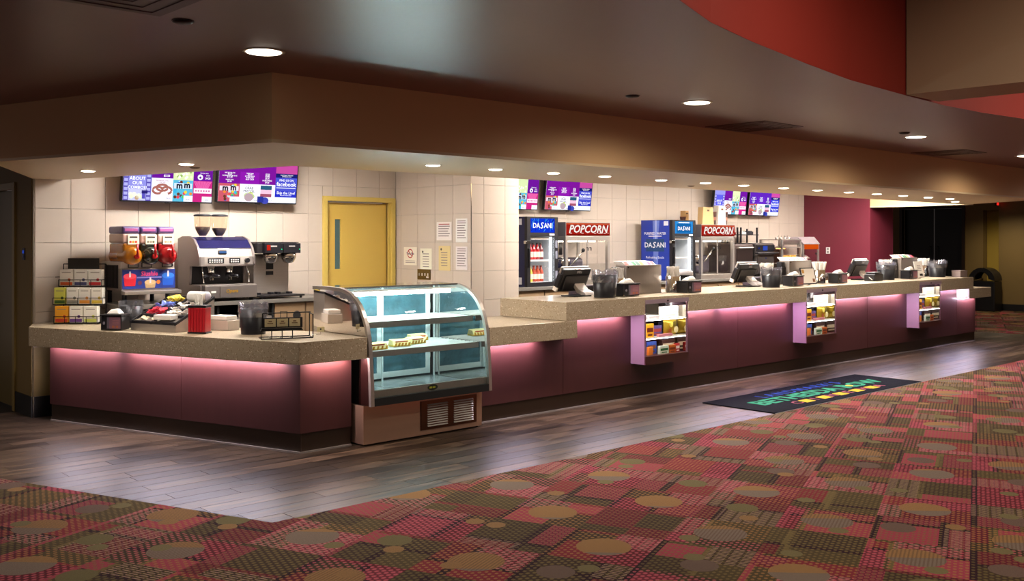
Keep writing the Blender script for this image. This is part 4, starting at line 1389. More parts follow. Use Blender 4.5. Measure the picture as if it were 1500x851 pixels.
def screen_b(loc, label, kb=1.0, cool=False):
    t = thing('menu_screen', label, 'screen', loc, 0, 'menu screens')
    t.rotation_euler = (R(7), 0, 0)
    s = screen_base(t)
    pur = '#7a1496' if not cool else '#5a22b0'
    prect(s, 0, .60, .26, 1, pur, .0002, kb)
    prect(s, .26, .60, .50, 1, '#8a18a8' if not cool else '#6228b8', .0002, kb)
    prect(s, .50, .60, .715, 1, pur, .0002, kb)
    for (u, lines) in ((.13, (('NACHO PLATE', .95), ('$6.25', .91), ('BAVARIAN PRETZEL PLATE', .855), ('$11.00', .81), ('SWEET TEA', .72), ('$4.25', .665))), (.38, (('POPCORN', .95), ('$5.50', .91), ('BOTTLED WATER', .86), ('SPARKLING', .81), ('$4.50 - $6.00', .755))), (.605, (('$5.50', .95), ('$6.00', .90), ('LATTE', .855), ('$4.75', .80), ('DOUBLE ESPRESSO', .735), ('$7.00', .67)))):
        for tx, v in lines:
            ptext(s, tx, u, v, .030 if tx[0] != '$' else .038, bold=.0006, wide=.8 if len(tx) > 12 else 1)
    mm_block(s, 0, .26, 0, .60, True)
    prect(s, .26, 0, .715, .60, '#f8f8ff', .0002)
    ptext(s, 'Baked', .38, .54, .030, '#888090')
    ptext(s, 'CRAB', .38, .46, .066, '#4a4e58', bold=.0006)
    ptext(s, 'PRETZEL', .38, .36, .060, '#4a4e58', bold=.0006)
    for (u, v, r, c_) in ((.38, .16, .060, '#b8a0a8'), (.35, .22, .035, '#c8dca0'), (.40, .27, .035, '#d4e488'), (.42, .19, .035, '#b8d488'), (.36, .14, .030, '#8a7088'), (.41, .13, .025, '#a8b078')):
        pdisc(s, u, v, r, c_, .0008 + r * .001, 1.2)
    ptext(s, '$6.50', .47, .06, .026, '#606070')
    prect(s, .525, .20, .67, .57, '#f0c0d8', .0006)
    prect(s, .525, .43, .67, .57, '#2a5a78', .0008)
    pdisc(s, .60, .50, .034, '#58b8c8', .0010, 1.6)
    prect(s, .525, .18, .67, .29, '#a05068', .0008)
    prect(s, .49, 0, .57, .20, '#2c3490', .0010)
    pdisc(s, .53, .14, .022, '#d8e8ff', .0012)
    pdisc(s, .59, .06, .05, '#4048b0', .0009, 1.2)
    ptext(s, '$3.75', .66, .06, .028, '#606070', .0014)
    prect(s, 0, 1, .715, 1.6, pur, .0002, kb)
    prect(s, .715, 1, 1, 1.6, '#c0489a', .0002, kb)
    prect(s, .715, .0, 1, 1, '#4a50c8' if not cool else '#3a44d0', .0001, kb)
    prect(s, .715, .86, 1, 1, '#181a6a', .0003, kb)
    prect(s, .715, .19, 1, .40, '#2a30c0', .0003, kb)
    prect(s, .715, 0, 1, .19, '#f2f4ff', .0003)
    ptext(s, 'LANDMARK THEATRES', .86, .95, .026)
    ptext(s, 'BETHESDA ROW', .86, .90, .026)
    ptext(s, 'FIND US ON', .86, .77, .055, bold=.0008)
    ptext(s, 'facebook', .86, .635, .112, bold=.0022)
    prect(s, .73, .50, .985, .525, '#e8ecff', .0006)
    ptext(s, 'Skip the Line!', .86, .34, .072, bold=.001)
    ptext(s, 'Buy your tickets online', .86, .26, .026)
    return t

YT = 9.74
screen_a((4.325, YT, 2.045), 'menu screen with film strip and pretzel at far left above the slush machine')
screen_b((5.325, YT, 2.06), 'menu screen with purple list and facebook panel, above the espresso machine')
screen_a((9.12, YT + .04, 2.072), 'menu screen partly hidden by the tiled pier above the left cooler', 1.0)
screen_b((10.20, YT + .04, 2.078), 'menu screen with purple list above the left popcorn machine', 1.0)
screen_a((14.13, YT + .04, 2.085), 'bluish menu screen with film strip behind the popcorn bags', 1.15, True)
screen_b((15.15, YT + .04, 2.085), 'bluish menu screen with list, rightmost before the plum wall', 1.15, True)

# ------------------------------------------------------------------ notices on the side wall
def notice(y0, y1, z0, z1, col, label, kind):
    t = thing('wall_notice', label, 'notice', (7.2785, (y0 + y1) / 2, z0), 0, 'paper notices on the side wall')
    w, h = y1 - y0, z1 - z0
    BOX(-.003, -w / 2, 0, 0, w / 2, h).build('sheet', mat('card_' + col, col, .6), t)
    pr = mat('notice_print', '#84787a', .7)
    if kind == 'text':
        for k in range(int(h / .028) - 2):
            BOX(-.0036, -w * (.38 - .06 * (k % 3)), h - .055 - k * .028, -.0031, w * .38, h - .045 - k * .028).build('printed_line', pr, t)
        BOX(-.0036, -w * .36, h - .032, -.0031, w * .36, h - .022).build('printed_line', mat('notice_red', '#a84a48', .7) if col == '#ece4e0' else pr, t)
    elif kind == 'cert':
        for k in range(6):
            BOX(-.0036, -w * .25, h * .72 - k * .030, -.0031, w * .30 * (1 - .1 * (k % 2)), h * .72 + .008 - k * .030).build('printed_line', pr, t)
        MB().lathe([(.014, -.0036), (.014, -.0031)], c=(0, w * .28, h - .04), n=12, axis='x').build('seal', mat('seal_dark', '#4a4a3a', .6), t)
    elif kind == 'nofat':
        rr = MB()
        for k in range(24):
            a0, a1 = 2 * PI * k / 24, 2 * PI * (k + 1) / 24
            r0, r1 = .044, .056
            rr.add([(-.0038, r0 * math.cos(a0), h * .64 + r0 * math.sin(a0)), (-.0038, r1 * math.cos(a0), h * .64 + r1 * math.sin(a0)), (-.0038, r1 * math.cos(a1), h * .64 + r1 * math.sin(a1)), (-.0038, r0 * math.cos(a1), h * .64 + r0 * math.sin(a1))], [(0, 1, 2, 3)])
        rr.add([(-.0038, .036, h * .64 + .026), (-.0038, .028, h * .64 + .034), (-.0038, -.036, h * .64 - .026), (-.0038, -.028, h * .64 - .034)], [(0, 1, 2, 3)])
        rr.build('prohibition_ring', mat('sign_red', '#b82430', .6), t)
        text('Trans Fats', .036, mat('sign_navy', '#28305a', .6), t, (-.0036, 0, h * .64), (90, 0, -90), bold=.0008, ext=.0002)
        for k in range(2):
            BOX(-.0036, -w * .36, h * .22 - k * .02, -.0031, w * .36, h * .22 + .006 - k * .02).build('printed_line', pr, t)
notice(9.469, 9.726, 1.364, 1.580, '#f0e8d8', 'white notice with red prohibition ring on the side wall', 'nofat')
notice(9.181, 9.402, 1.321, 1.566, '#ece8d4', 'cream certificate above the switch plate on the side wall', 'cert')
notice(8.841, 9.053, 1.312, 1.598, '#dcc890', 'yellow certificate on the side wall', 'cert')
notice(8.540, 8.743, 1.327, 1.592, '#e4dcda', 'white sheet at lower right among the wall notices', 'text')
notice(8.817, 9.091, 1.662, 1.875, '#ece4e0', 'white notice with red heading, upper row left', 'text')
notice(8.540, 8.743, 1.639, 1.909, '#eceae6', 'tall white notice at upper right of the side wall', 'text')
t = thing('switch_plate', 'wide brass switch plate under the notices', 'switch', (7.2785, 9.331, 1.198))
BOX(-.006, -.124, 0, 0, .124, .122).build('plate', mat('brass_plate', '#7c6a44', .35, .8), t, bevel=.002)
for k in range(4):
    BOX(-.014, -.088 + k * .055, .045, -.006, -.078 + k * .055, .075).build('toggle', M_WHITE, t)
BOX(-.012, -.095, .02, -.0062, -.055, .04).build('dimmer', M_WHITE, t)

# ------------------------------------------------------------------ slush machine
sl = thing('slush_machine', 'slush drink machine with three bowls on the back counter', 'drink machine', (3.68, 9.30, 1.0605))
W = .52
for x in (.05, .47):
    for y in (.06, .42):
        MB().lathe([(.022, 0), (.020, .10), (.026, .125)], c=(x, y, 0), n=12).build('leg', M_BLACK, sl, smooth=True)
BOX(0, .0, .125, W, .50, .335).build('lower_body', M_STEELH, sl, bevel=.004)
BOX(0, .02, .336, W, .50, .40).build('upper_body', mat('slush_grey', '#b4aaa4', .35), sl, bevel=.004)
gr = BOX(-.006, .08, .15, -.0005, .40, .37).build('side_grille', M_DARK, sl)
for k in range(8):
    BOX(-.011, .10 + k * .036, .16, -.0065, .118 + k * .036, .36).build('grille_slat', M_BLACK, gr)
for k, x in enumerate((.065, .195, .395)):
    fr_ = BOX(x, .012, .345, x + .10, .0195, .392).build('control_panel', M_BLACK, sl)
    BOX(x + .008, .010, .351, x + .092, .0118, .386).build('control_face', mat('control_grey', '#a8a09a', .4), fr_)
BOX(W - .035, .010, .350, W - .012, .0195, .378).build('power_switch', M_BLACK, sl)
pst = BOX(.005, -.008, .145, W - .005, -.0005, .325).build('front_poster', mat('poster_blue', '#2c3c8c', .3, var=.35, vscale=7), sl)
def cup_print(x, z, r, col, sx=1.0, top=None):
    m = MB().add([(x - r, -.0092, z), (x + r, -.0092, z), (x + r * .8, -.0092, z - r * 1.5), (x - r * .8, -.0092, z - r * 1.5)], [(0, 1, 2, 3)])
    m.v = [(a, b, max(c, .15)) for a, b, c in m.v]
    m.build('printed_cup', mat('card_' + col, col, .3), pst)
    e = MB().lathe([(r, -.0102), (r, -.0096)], c=(0, 0, 0), n=18, axis='y')
    e.v = [(a + x, b, c * .45 + z) for a, b, c in e.v]
    e.build('printed_cup_rim', mat('card_' + (top or col), top or col, .3), pst)
    BOX(x - .008, -.0112, z - .01, x + .008, -.0106, z + .045).build('printed_straw', mat('straw_pale', '#e8d8dc', .4), pst)
cup_print(.075, .265, .062, '#d02838', 1, '#e04858')
cup_print(.445, .265, .062, '#2a5ac0', 1, '#3a78d8')
cup_print(.27, .205, .055, '#b89a70', 1, '#d0b080')
MB().lathe([(.02, -.0098), (.02, -.0092)], c=(.35, 0, .205), n=12, axis='y').build('printed_fruit', mat('card_#d87830', '#d87830', .4), pst)
MB().lathe([(.02, -.0098), (.02, -.0092)], c=(.17, 0, .20), n=12, axis='y').build('printed_fruit', mat('card_#6a3048', '#6a3048', .4), pst)
text("Slushie", .060, mat('poster_pink', '#e0508c', .4), pst, (.26, -.0094, .285), bold=.002, ext=.0002, shear=.15)
BOX(.14, -.0098, .245, .38, -.0092, .257).build('printed_line', mat('poster_lilac', '#8a8ad8', .4), pst)
MB().prism([(-.10, .095), (-.10, .125), (.0, .135), (.0, .095)], -.01, W + .02, 'yz').build('drip_tray', M_STEELH, sl, bevel=.003)
BOLS = (('#a4640e', '#d08a1c', 'orange'), ('#1c1e16', '#3a3424', 'dark'), ('#8c1016', '#a81820', 'red'))
for k in range(3):
    x = .09 + k * .17
    bo = MB().lathe([(.02, -.085), (.060, -.080), (.080, -.062), (.084, -.03), (.082, .34), (.06, .36)], c=(x, 0, .455), n=24, axis='y').build('bowl_barrel', mat('slush_' + BOLS[k][2], BOLS[k][0], .12, spec=.7), sl, smooth=True)
    BOX(x - .078, -.005, .40, x + .078, .34, .575).build('bowl_lower', MATS['slush_' + BOLS[k][2]], bo, bevel=.02)
    BOX(x - .080, .0, .577, x + .080, .34, .665).build('bowl_upper', mat('slush_clear_' + BOLS[k][2], '#c8a89c', .15), sl, bevel=.015)
    li = MB().prism([(x - .083, -.006), (x + .083, -.006), (x + .083, .345), (x - .083, .345)], .666, .735).build('lid', mat('slush_lid', '#5c4a80', .3, var=.5, vscale=14), sl, bevel=.022, seg=3)
    BOX(x - .06, -.0075, .69, x + .06, -.0062, .715).build('lid_print', mat('lid_print', '#b05a94', .4), li)
    cd = BOX(x - .035, -.013, .565, x + .072, -.006, .655).build('flavour_card', mat('flavour_cream', '#ece4cc', .5), sl)
    BOX(x - .02, -.0142, .625, x + .055, -.0132, .640).build('printed_line', M_BLACK, cd)
    for q in range(3):
        MB().lathe([(.012, -.0145), (.012, -.0132)], c=(x - .012 + q * .026, 0, .588), n=10, axis='y').build('printed_fruit', mat('fruit_%d%d' % (k, q), (('#d84830', '#e8a030', '#d84830'), ('#888878', '#a09080', '#687058'), ('#c89878', '#d8b0a0', '#c89878'))[k][q], .5), cd)
    tp = MB().tube([(x + .015, -.08, .45), (x + .015, -.115, .455), (x + .015, -.115, .57)], .013, 8).build('tap_handle', mat('tap_red', '#d01820', .25), sl, smooth=True)
    MB().lathe([(.020, -.118), (.024, -.08)], c=(x + .015, 0, .45), n=12, axis='y').build('tap_spout', MATS['tap_red'], tp, smooth=True)

# ------------------------------------------------------------------ espresso machine
es = thing('espresso_machine', 'steel two group espresso machine with two bean hoppers', 'coffee machine', (4.42, 9.20, 1.0605))
W = .585
sidep = [(.50, .02), (.50, .62), (.40, .645), (.25, .645), (.14, .61), (.06, .53), (.025, .44), (.02, .36), (.05, .345), (.22, .345), (.24, .16), (.0, .16), (.0, .02)]
for x0, x1 in ((-.012, .012), (W - .012, W + .012)):
    MB().prism(sidep, x0, x1, 'yz').build('side_panel', mat('espresso_silver', '#8c8280', .34, .75), es, bevel=.003)
BOX(.013, .26, .02, W - .013, .49, .60).build('core', M_DARK, es)
MB().prism([(.045, .345), (.03, .36), (.035, .44), (.07, .525), (.255, .60), (.255, .345)], .013, W - .013, 'yz').build('head', mat('espresso_head', '#a09894', .32, .7), es)
MB().prism([(.06, .527), (.145, .606), (.16, .606), (.08, .524)], .014, W - .014, 'yz').build('hood', mat('espresso_hood', '#37356e', .15, .7, var=.4, vscale=5), es)
MB().prism([(.14, .606), (.25, .638), (.26, .602), (.16, .596)], .014, W - .014, 'yz').build('hood_top', MATS['espresso_hood'], es)
BOX(.20, .048, .513, .32, .056, .524).build('name_strip', M_WHITE, es)
fc = MB().prism([(.030, .362), (.034, .44), (.055, .505), (.060, .505), (.045, .362)], .05, W - .05, 'yz').build('control_fascia', mat('fascia_silver', '#a8a09a', .4, .3), es)
def onface(x0, x1, z0, z1, m, nm, par):
    yf = lambda z: .026 + max(0, z - .44) * .32
    MB().add([(x0, yf(z0), z0), (x1, yf(z0), z0), (x1, yf(z1), z1), (x0, yf(z1), z1), (x0, yf(z0) + .006, z0), (x1, yf(z0) + .006, z0), (x1, yf(z1) + .006, z1), (x0, yf(z1) + .006, z1)], [(0, 1, 2, 3), (7, 6, 5, 4), (0, 4, 5, 1), (1, 5, 6, 2), (2, 6, 7, 3), (3, 7, 4, 0)]).build(nm, m, par)
onface(.20, .29, .465, .50, M_BLACK, 'display_frame', fc)
MB().box(.208, .029, .474, .282, .0305, .495).build('display', glow('display_blue', '#5a86c8', .7), fc)
for x0, x1, nbt in ((.085, .255, 6), (.315, .430, 4)):
    onface(x0, x1, .375, .425, M_BLACK, 'button_panel', fc)
    for k in range(nbt):
        for q in range(2):
            xx = x0 + .012 + k * (x1 - x0 - .02) / nbt
            BOX(xx, .0225, .382 + q * .020, xx + .014, .0255, .393 + q * .020).build('button', M_WHITE, fc)
MB().lathe([(.024, -.005), (.024, .026)], c=(.50, 0, .40), n=16, axis='y').build('steam_knob', M_BLACK, es, smooth=False)
for x in (.17, .37):
    gp_ = MB().lathe([(.036, .27), (.036, .345), (.03, .35)], c=(x, .14, 0), n=16).build('group_head', M_CHROME, es, smooth=True)
    MB().lathe([(.040, .235), (.042, .268)], c=(x, .14, 0), n=16).build('filter_basket', M_DARK, gp_, smooth=True)
    MB().tube([(x, .10, .25), (x + .01, -.02, .245)], .014, 8).build('filter_handle', M_BLACK, gp_, smooth=True)
    for q in (-.012, .012):
        MB().tube([(x + q, .13, .235), (x + q, .12, .205)], .007, 6).build('spout', M_CHROME, gp_)
MB().tube([(.06, .10, .34), (.045, .06, .26), (.05, .05, .18)], .006, 6).build('steam_wand', M_CHROME, es, smooth=True)
MB().tube([(.53, .10, .34), (.545, .06, .26), (.54, .05, .18)], .006, 6).build('steam_wand', M_CHROME, es, smooth=True)
MB().lathe([(.014, -.02), (.014, .01)], c=(.045, 0, .25), n=12, axis='y').build('wand_knob', M_BLACK, es)
BOX(.013, -.06, .03, W - .013, .255, .155).build('drip_base', mat('drip_silver', '#8d8380', .38, .7, var=.05), es, bevel=.004)
BOX(.17, -.068, .035, .41, -.061, .150).build('drip_drawer', MATS['drip_silver'], es, bevel=.002)
text('Opera', .050, mat('gold_script', '#d0a030', .3, .6), es, (.29, -.0695, .10), shear=.35, bold=.0008)
BOX(.075, -.0625, .085, .125, -.0605, .105).build('badge', M_WHITE, es)
MB().box(.02, -.05, .157, W - .02, .25, .162).build('grid_tray', M_STEEL, es)
for x in (.03, .52):
    for y in (.0, .44):
        MB().lathe([(.022, 0), (.018, .03)], c=(x + .015, y, 0), n=12).build('foot', M_BLACK, es)
for k, x in enumerate((.145, .325)):
    h = MB().lathe([(.034, 0), (.048, .022), (.070, .062), (.080, .105), (.084, .20)], c=(x, .27, .645), n=24, caps=False).build('bean_hopper', pane('hopper_plastic', '#fbf2e4', .05, .3, .03), es, smooth=True)
    MB().lathe([(.085, .20), (.088, .204), (.088, .214), (.06, .222), (.001, .223)], c=(x, .27, .645), n=24).build('hopper_lid', M_BLACK, h, smooth=True)
    MB().lathe([(.030, .004), (.044, .022), (.066, .062), (.073, .092 - k * .012), (.001, .098 - k * .012)], c=(x, .27, .645), n=20).build('coffee_beans', mat('coffee_beans', '#2c140c', .4, bump=.8, bscale=160, var=.4, vscale=120), h, smooth=True)

# ------------------------------------------------------------------ twin coffee brewer
br = thing('coffee_brewer', 'steel twin coffee brewer with black tops beside the espresso machine', 'coffee machine', (5.045, 9.22, 1.0605))
BOX(-.02, -.08, .022, .50, .36, .040).build('base_plate', M_DARK, br, bevel=.003)
for x in (.0, .46):
    for y in (-.05, .32):
        MB().lathe([(.014, 0), (.014, .0215)], c=(x + .01, y, 0), n=10).build('foot', M_BLACK, br)
BOX(.03, .14, .041, .44, .34, .46).build('steel_back', M_STEEL, br, bevel=.012, seg=3)
BOX(-.01, .0, .468, .455, .36, .575).build('top_housing', M_DARK, br, bevel=.006)
for k, x in enumerate((.05, .26)):
    hd = BOX(x, -.065, .470, x + .20, -.001, .572).build('control_head', M_BLACK, br, bevel=.004)
    MB().lathe([(.070, .47), (.080, .46), (.078, .42), (.055, .375), (.03, .365)], c=(x + .10, .015, 0), n=24, caps=False).build('brew_funnel', M_CHROME, br, smooth=True)
    BOX(x + .06, -.068, .535, x + .13, -.0655, .548).build('printed_name', mat('print_silver', '#a8a4a0', .4), hd)
    BOX(x, -.04, .5755, x + .19, .28, .585).build('top_lid', M_BLACK, br)
BOX(.065, -.069, .50, .105, -.066, .555).build('switch_light', glow('brewer_red', '#d83020', .8), br)
MB().lathe([(.006, -.069), (.006, -.066)], c=(.235, 0, .51), n=8, axis='y').build('pilot_light', glow('pilot_green', '#30d890', 1.5), br)
MB().lathe([(.006, -.069), (.006, -.066)], c=(.445, 0, .51), n=8, axis='y').build('pilot_light', glow('pilot_green', '#30d890', 1.5), br)
BOX(.17, .132, .30, .25, .1395, .38).build('front_label', M_BLACK, br)
BOX(.17, .132, .24, .25, .1395, .28).build('front_label', M_BLACK, br)
for x in (.03, .18, .26, .40):
    BOX(x, .06, .0405, x + .035, .13, .062).build('server_stop', M_BLACK, br)

# ------------------------------------------------------------------ coolers
ZB = 1.0605
M_NAVY = mat('navy_panel', '#141c52', .35, var=.15)
M_BLUE = mat('blue_poster', '#1c3cb0', .35, var=.2, vscale=4)
M_LETTER = glow('sign_white', '#ffffff', 1.2)
M_WPRINT = mat('white_print', '#f0f4ff', .5)
def wordmark(par, size, cx, cy, cz, rot, m, side):
    def put(tx, dx, sz=1.0, sh=0.0):
        if side:
            text(tx, size * sz, m, par, (cx, cy - dx, cz), rot, bold=size * .016, shear=sh, ext=.0004)
        else:
            text(tx, size * sz, m, par, (cx + dx, cy, cz), rot, bold=size * .016, shear=sh, ext=.0004)
    put('DA', -size * 1.25)
    put('S', -size * .22, 1.22, .22)
    put('ANI', size * 1.10)

def cooler(loc, label, lit, k):
    t = thing('glass_door_cooler', label, 'cooler', loc, 0, 'countertop glass door coolers')
    W, D, H = .565, .60, .905
    M_IN2 = mat('cooler_interior', '#d8dce0', .4)
    BOX(0, .05, 0, .03, D, H).build('side_wall', M_NAVY, t)
    BOX(W - .03, .05, 0, W, D, H).build('side_wall', M_NAVY, t)
    BOX(.031, D - .03, 0, W - .031, D, H).build('back_wall', M_IN2, t)
    BOX(.031, .05, 0, W - .031, D - .031, .06).build('floor_panel', M_IN2, t)
    BOX(.0305, .06, .062, .036, D - .032, .655).build('inner_liner', M_IN2, t)
    BOX(W - .036, .06, .062, W - .0305, D - .032, .655).build('inner_liner', M_IN2, t)
    BOX(.031, .05, .66, W - .031, D - .031, H).build('top_box', M_BLACK, t)
    BOX(.0, .0, 0, .06, .049, H).box(W - .06, 0, 0, W, .049, H).box(.06, 0, 0, W - .06, .049, .055).box(.06, 0, .655, W - .06, .049, .70).box(.06, 0, .885, W - .06, .049, H).build('front_frame', M_BLACK, t)
    sg = BOX(.061, .004, .702, W - .061, .03, .884).build('header_sign', glow('header_%d' % k, ('#1238d8', '#2f8fe0')[k], 1.0), t)
    rn = random.Random(5 + k)
    for q in range(34):
        x, z = rn.uniform(.07, W - .09), rn.uniform(.71, .86)
        h = rn.uniform(.02, .07)
        z1 = min(z + h, .882)
        MB().add([(x, .0034, z), (x + .006, .0034, z), (x + .022, .0034, z1), (x + .014, .0034, z1)], [(0, 1, 2, 3)]).build('water_streak', glow('streak_%d' % (q % 3), ('#28a0f0', '#0a1c9c', '#5ac8ff')[q % 3], .9), sg)
    if k == 1:
        BOX(.11, .0022, .715, W - .11, .0032, .85).build('sign_patch', glow('sign_teal', '#1a6ab0', 1.0), sg)
        BOX(.15, .0022, .858, W - .15, .0032, .872).build('printed_line', M_LETTER, sg)
    wordmark(sg, .092 if k == 0 else .078, W / 2, .0018, .79 if k == 0 else .775, (90, 0, 0), M_LETTER, False)
    BOX(.066, .018, .060, W - .066, .024, .650).build('door_glass', M_GLASS, t)
    hb = BOX(.012, -.03, .25, .035, -.001, .50).build('door_handle', M_BLACK, t, bevel=.004)
    lk = BOX(-.035, -.012, .555, .045, .03, .595).build('lock_hasp', M_CHROME, t, bevel=.003)
    BOX(W - .16, -.002, .665, W - .07, -.0005, .690).build('badge', M_WPRINT, t)
    BOX(W - .105, .04, .07, W - .075, .06, .64).build('light_tube', glow('cooler_tube', (.93, .97, 1), 7.0 if k == 0 else 6.0), t)
    for z in (.34,):
        sh = MB()
        for q in range(14):
            x = .05 + q * (W - .1) / 13
            sh.tube([(x, .07, z), (x, D - .05, z)], .003, 4)
        sh.tube([(.04, .07, z + .004), (W - .04, .07, z + .004)], .005, 5)
        sh.tube([(.04, D - .05, z + .004), (W - .04, D - .05, z + .004)], .005, 5)
        sh = sh.build('wire_shelf', M_WHITE, t)
        BOX(.04, .060, z - .012, W - .11, .065, z + .010).build('price_strip', M_WHITE, sh)
    MB().box(.031, .052, .61, W - .031, .058, .64).build('fringe', M_WHITE, t)
    # left side: notices or the big poster
    if k == 0:
        BOX(-.002, .10, .80, -.0005, .24, .88).build('sticker', M_WPRINT, t)
        BOX(-.002, .10, .03, -.0005, .24, .12).build('sticker', M_WPRINT, t)
        for z in (.50, .36, .10):
            BOX(W - .05, -.0015, z, W - .012, -.0005, z + .10).build('sticker', mat('grey_sticker', '#7a7c8c', .5), t)
    else:
        ps = BOX(-.004, .06, .01, -.0005, D - .005, H - .005).build('side_poster', M_BLUE, t)
        wm = mat('water_stream', '#6c86e0', .3, var=.4, vscale=8)
        MB().add([(-.0046, .37, .895), (-.0046, .24, .895), (-.0046, .27, .62), (-.0046, .36, .62)], [(0, 1, 2, 3)]).build('printed_water', wm, ps)
        MB().add([(-.0046, .36, .45), (-.0046, .26, .45), (-.0046, .28, .05), (-.0046, .34, .05)], [(0, 1, 2, 3)]).build('printed_water', wm, ps)
        MB().add([(-.0050, .33, .90), (-.0050, .29, .90), (-.0050, .30, .62), (-.0050, .32, .62)], [(0, 1, 2, 3)]).build('printed_water', mat('water_pale', '#a8b8f0', .3), ps)
        BOX(-.0052, .15, .43, -.0047, .50, .62).build('printed_block', mat('poster_teal', '#12447c', .4), ps)
        wordmark(ps, .105, -.0056, .325, .525, (90, 0, -90), M_WPRINT, True)
        text('PURIFIED  WATER', .052, M_WPRINT, ps, (-.0056, .325, .70), (90, 0, -90), ext=.0003, bold=.0006)
        BOX(-.0054, .20, .655, -.0050, .45, .668).build('printed_line', M_WPRINT, ps)
        text('Refreshing Bottle', .050, M_WPRINT, ps, (-.0056, .325, .34), (90, 0, -90), ext=.0003)
        BOX(-.0055, .075, .82, -.0045, .16, .885).build('sticker', M_WPRINT, t)
    return t

c1 = cooler((8.845, 9.20, ZB), 'black cooler stocked with bottles beside the tiled pier', True, 0)
c2 = cooler((11.842, 9.20, ZB), 'blue cooler with big water poster on its side', True, 1)

def bottle(loc, col, cap, label, r=.036, h=.22):
    t = thing('juice_bottle', label, 'bottle', loc, random.uniform(0, 6), 'bottles in the left cooler')
    MB().lathe([(r * .9, 0), (r, .008), (r, h * .55), (r * .8, h * .68), (r * .42, h * .82), (r * .40, h * .90)], n=16).build('bottle_body', mat('juice_' + col, col, .15, spec=.6), t, smooth=True)
    MB().lathe([(r * .46, h * .90), (r * .46, h), (r * .3, h)], n=12).build('cap', mat('cap_' + cap, cap, .4), t)
    MB().lathe([(r * 1.015, h * .16), (r * 1.015, h * .48)], n=16, caps=False).build('paper_label', mat('bottle_label', '#e8d8cc', .5), t, smooth=True)
for k, x in enumerate((.10, .165, .23, .295, .36)):
    col = ('#e0c020', '#c01c22', '#b81820', '#a0141c', '#6a1c20')[k]
    bottle((8.845 + x, 9.32, ZB + .346), col, '#3a2a2a', ('yellow juice bottle at the left end of the upper cooler shelf', 'red juice bottle, second from left on the upper cooler shelf', 'red juice bottle, third from left on the upper cooler shelf', 'red juice bottle, fourth from left on the upper cooler shelf', 'dark red juice bottle at the right end of the upper cooler shelf')[k])
for k, x in enumerate((.10, .165, .235, .30, .365)):
    col = ('#d8d060', '#e8dc58', '#a83c24', '#b04428', '#a83c24')[k]
    bottle((8.845 + x, 9.32, ZB + .061), col, '#e8e0c0' if k < 2 else '#7a2c1c', ('pale yellow bottle at the left end of the cooler floor', 'lemon yellow bottle, second from left on the cooler floor', 'orange red bottle, third from left on the cooler floor', 'orange red bottle, fourth from left on the cooler floor', 'orange red bottle at the right end of the cooler floor')[k], h=.21)

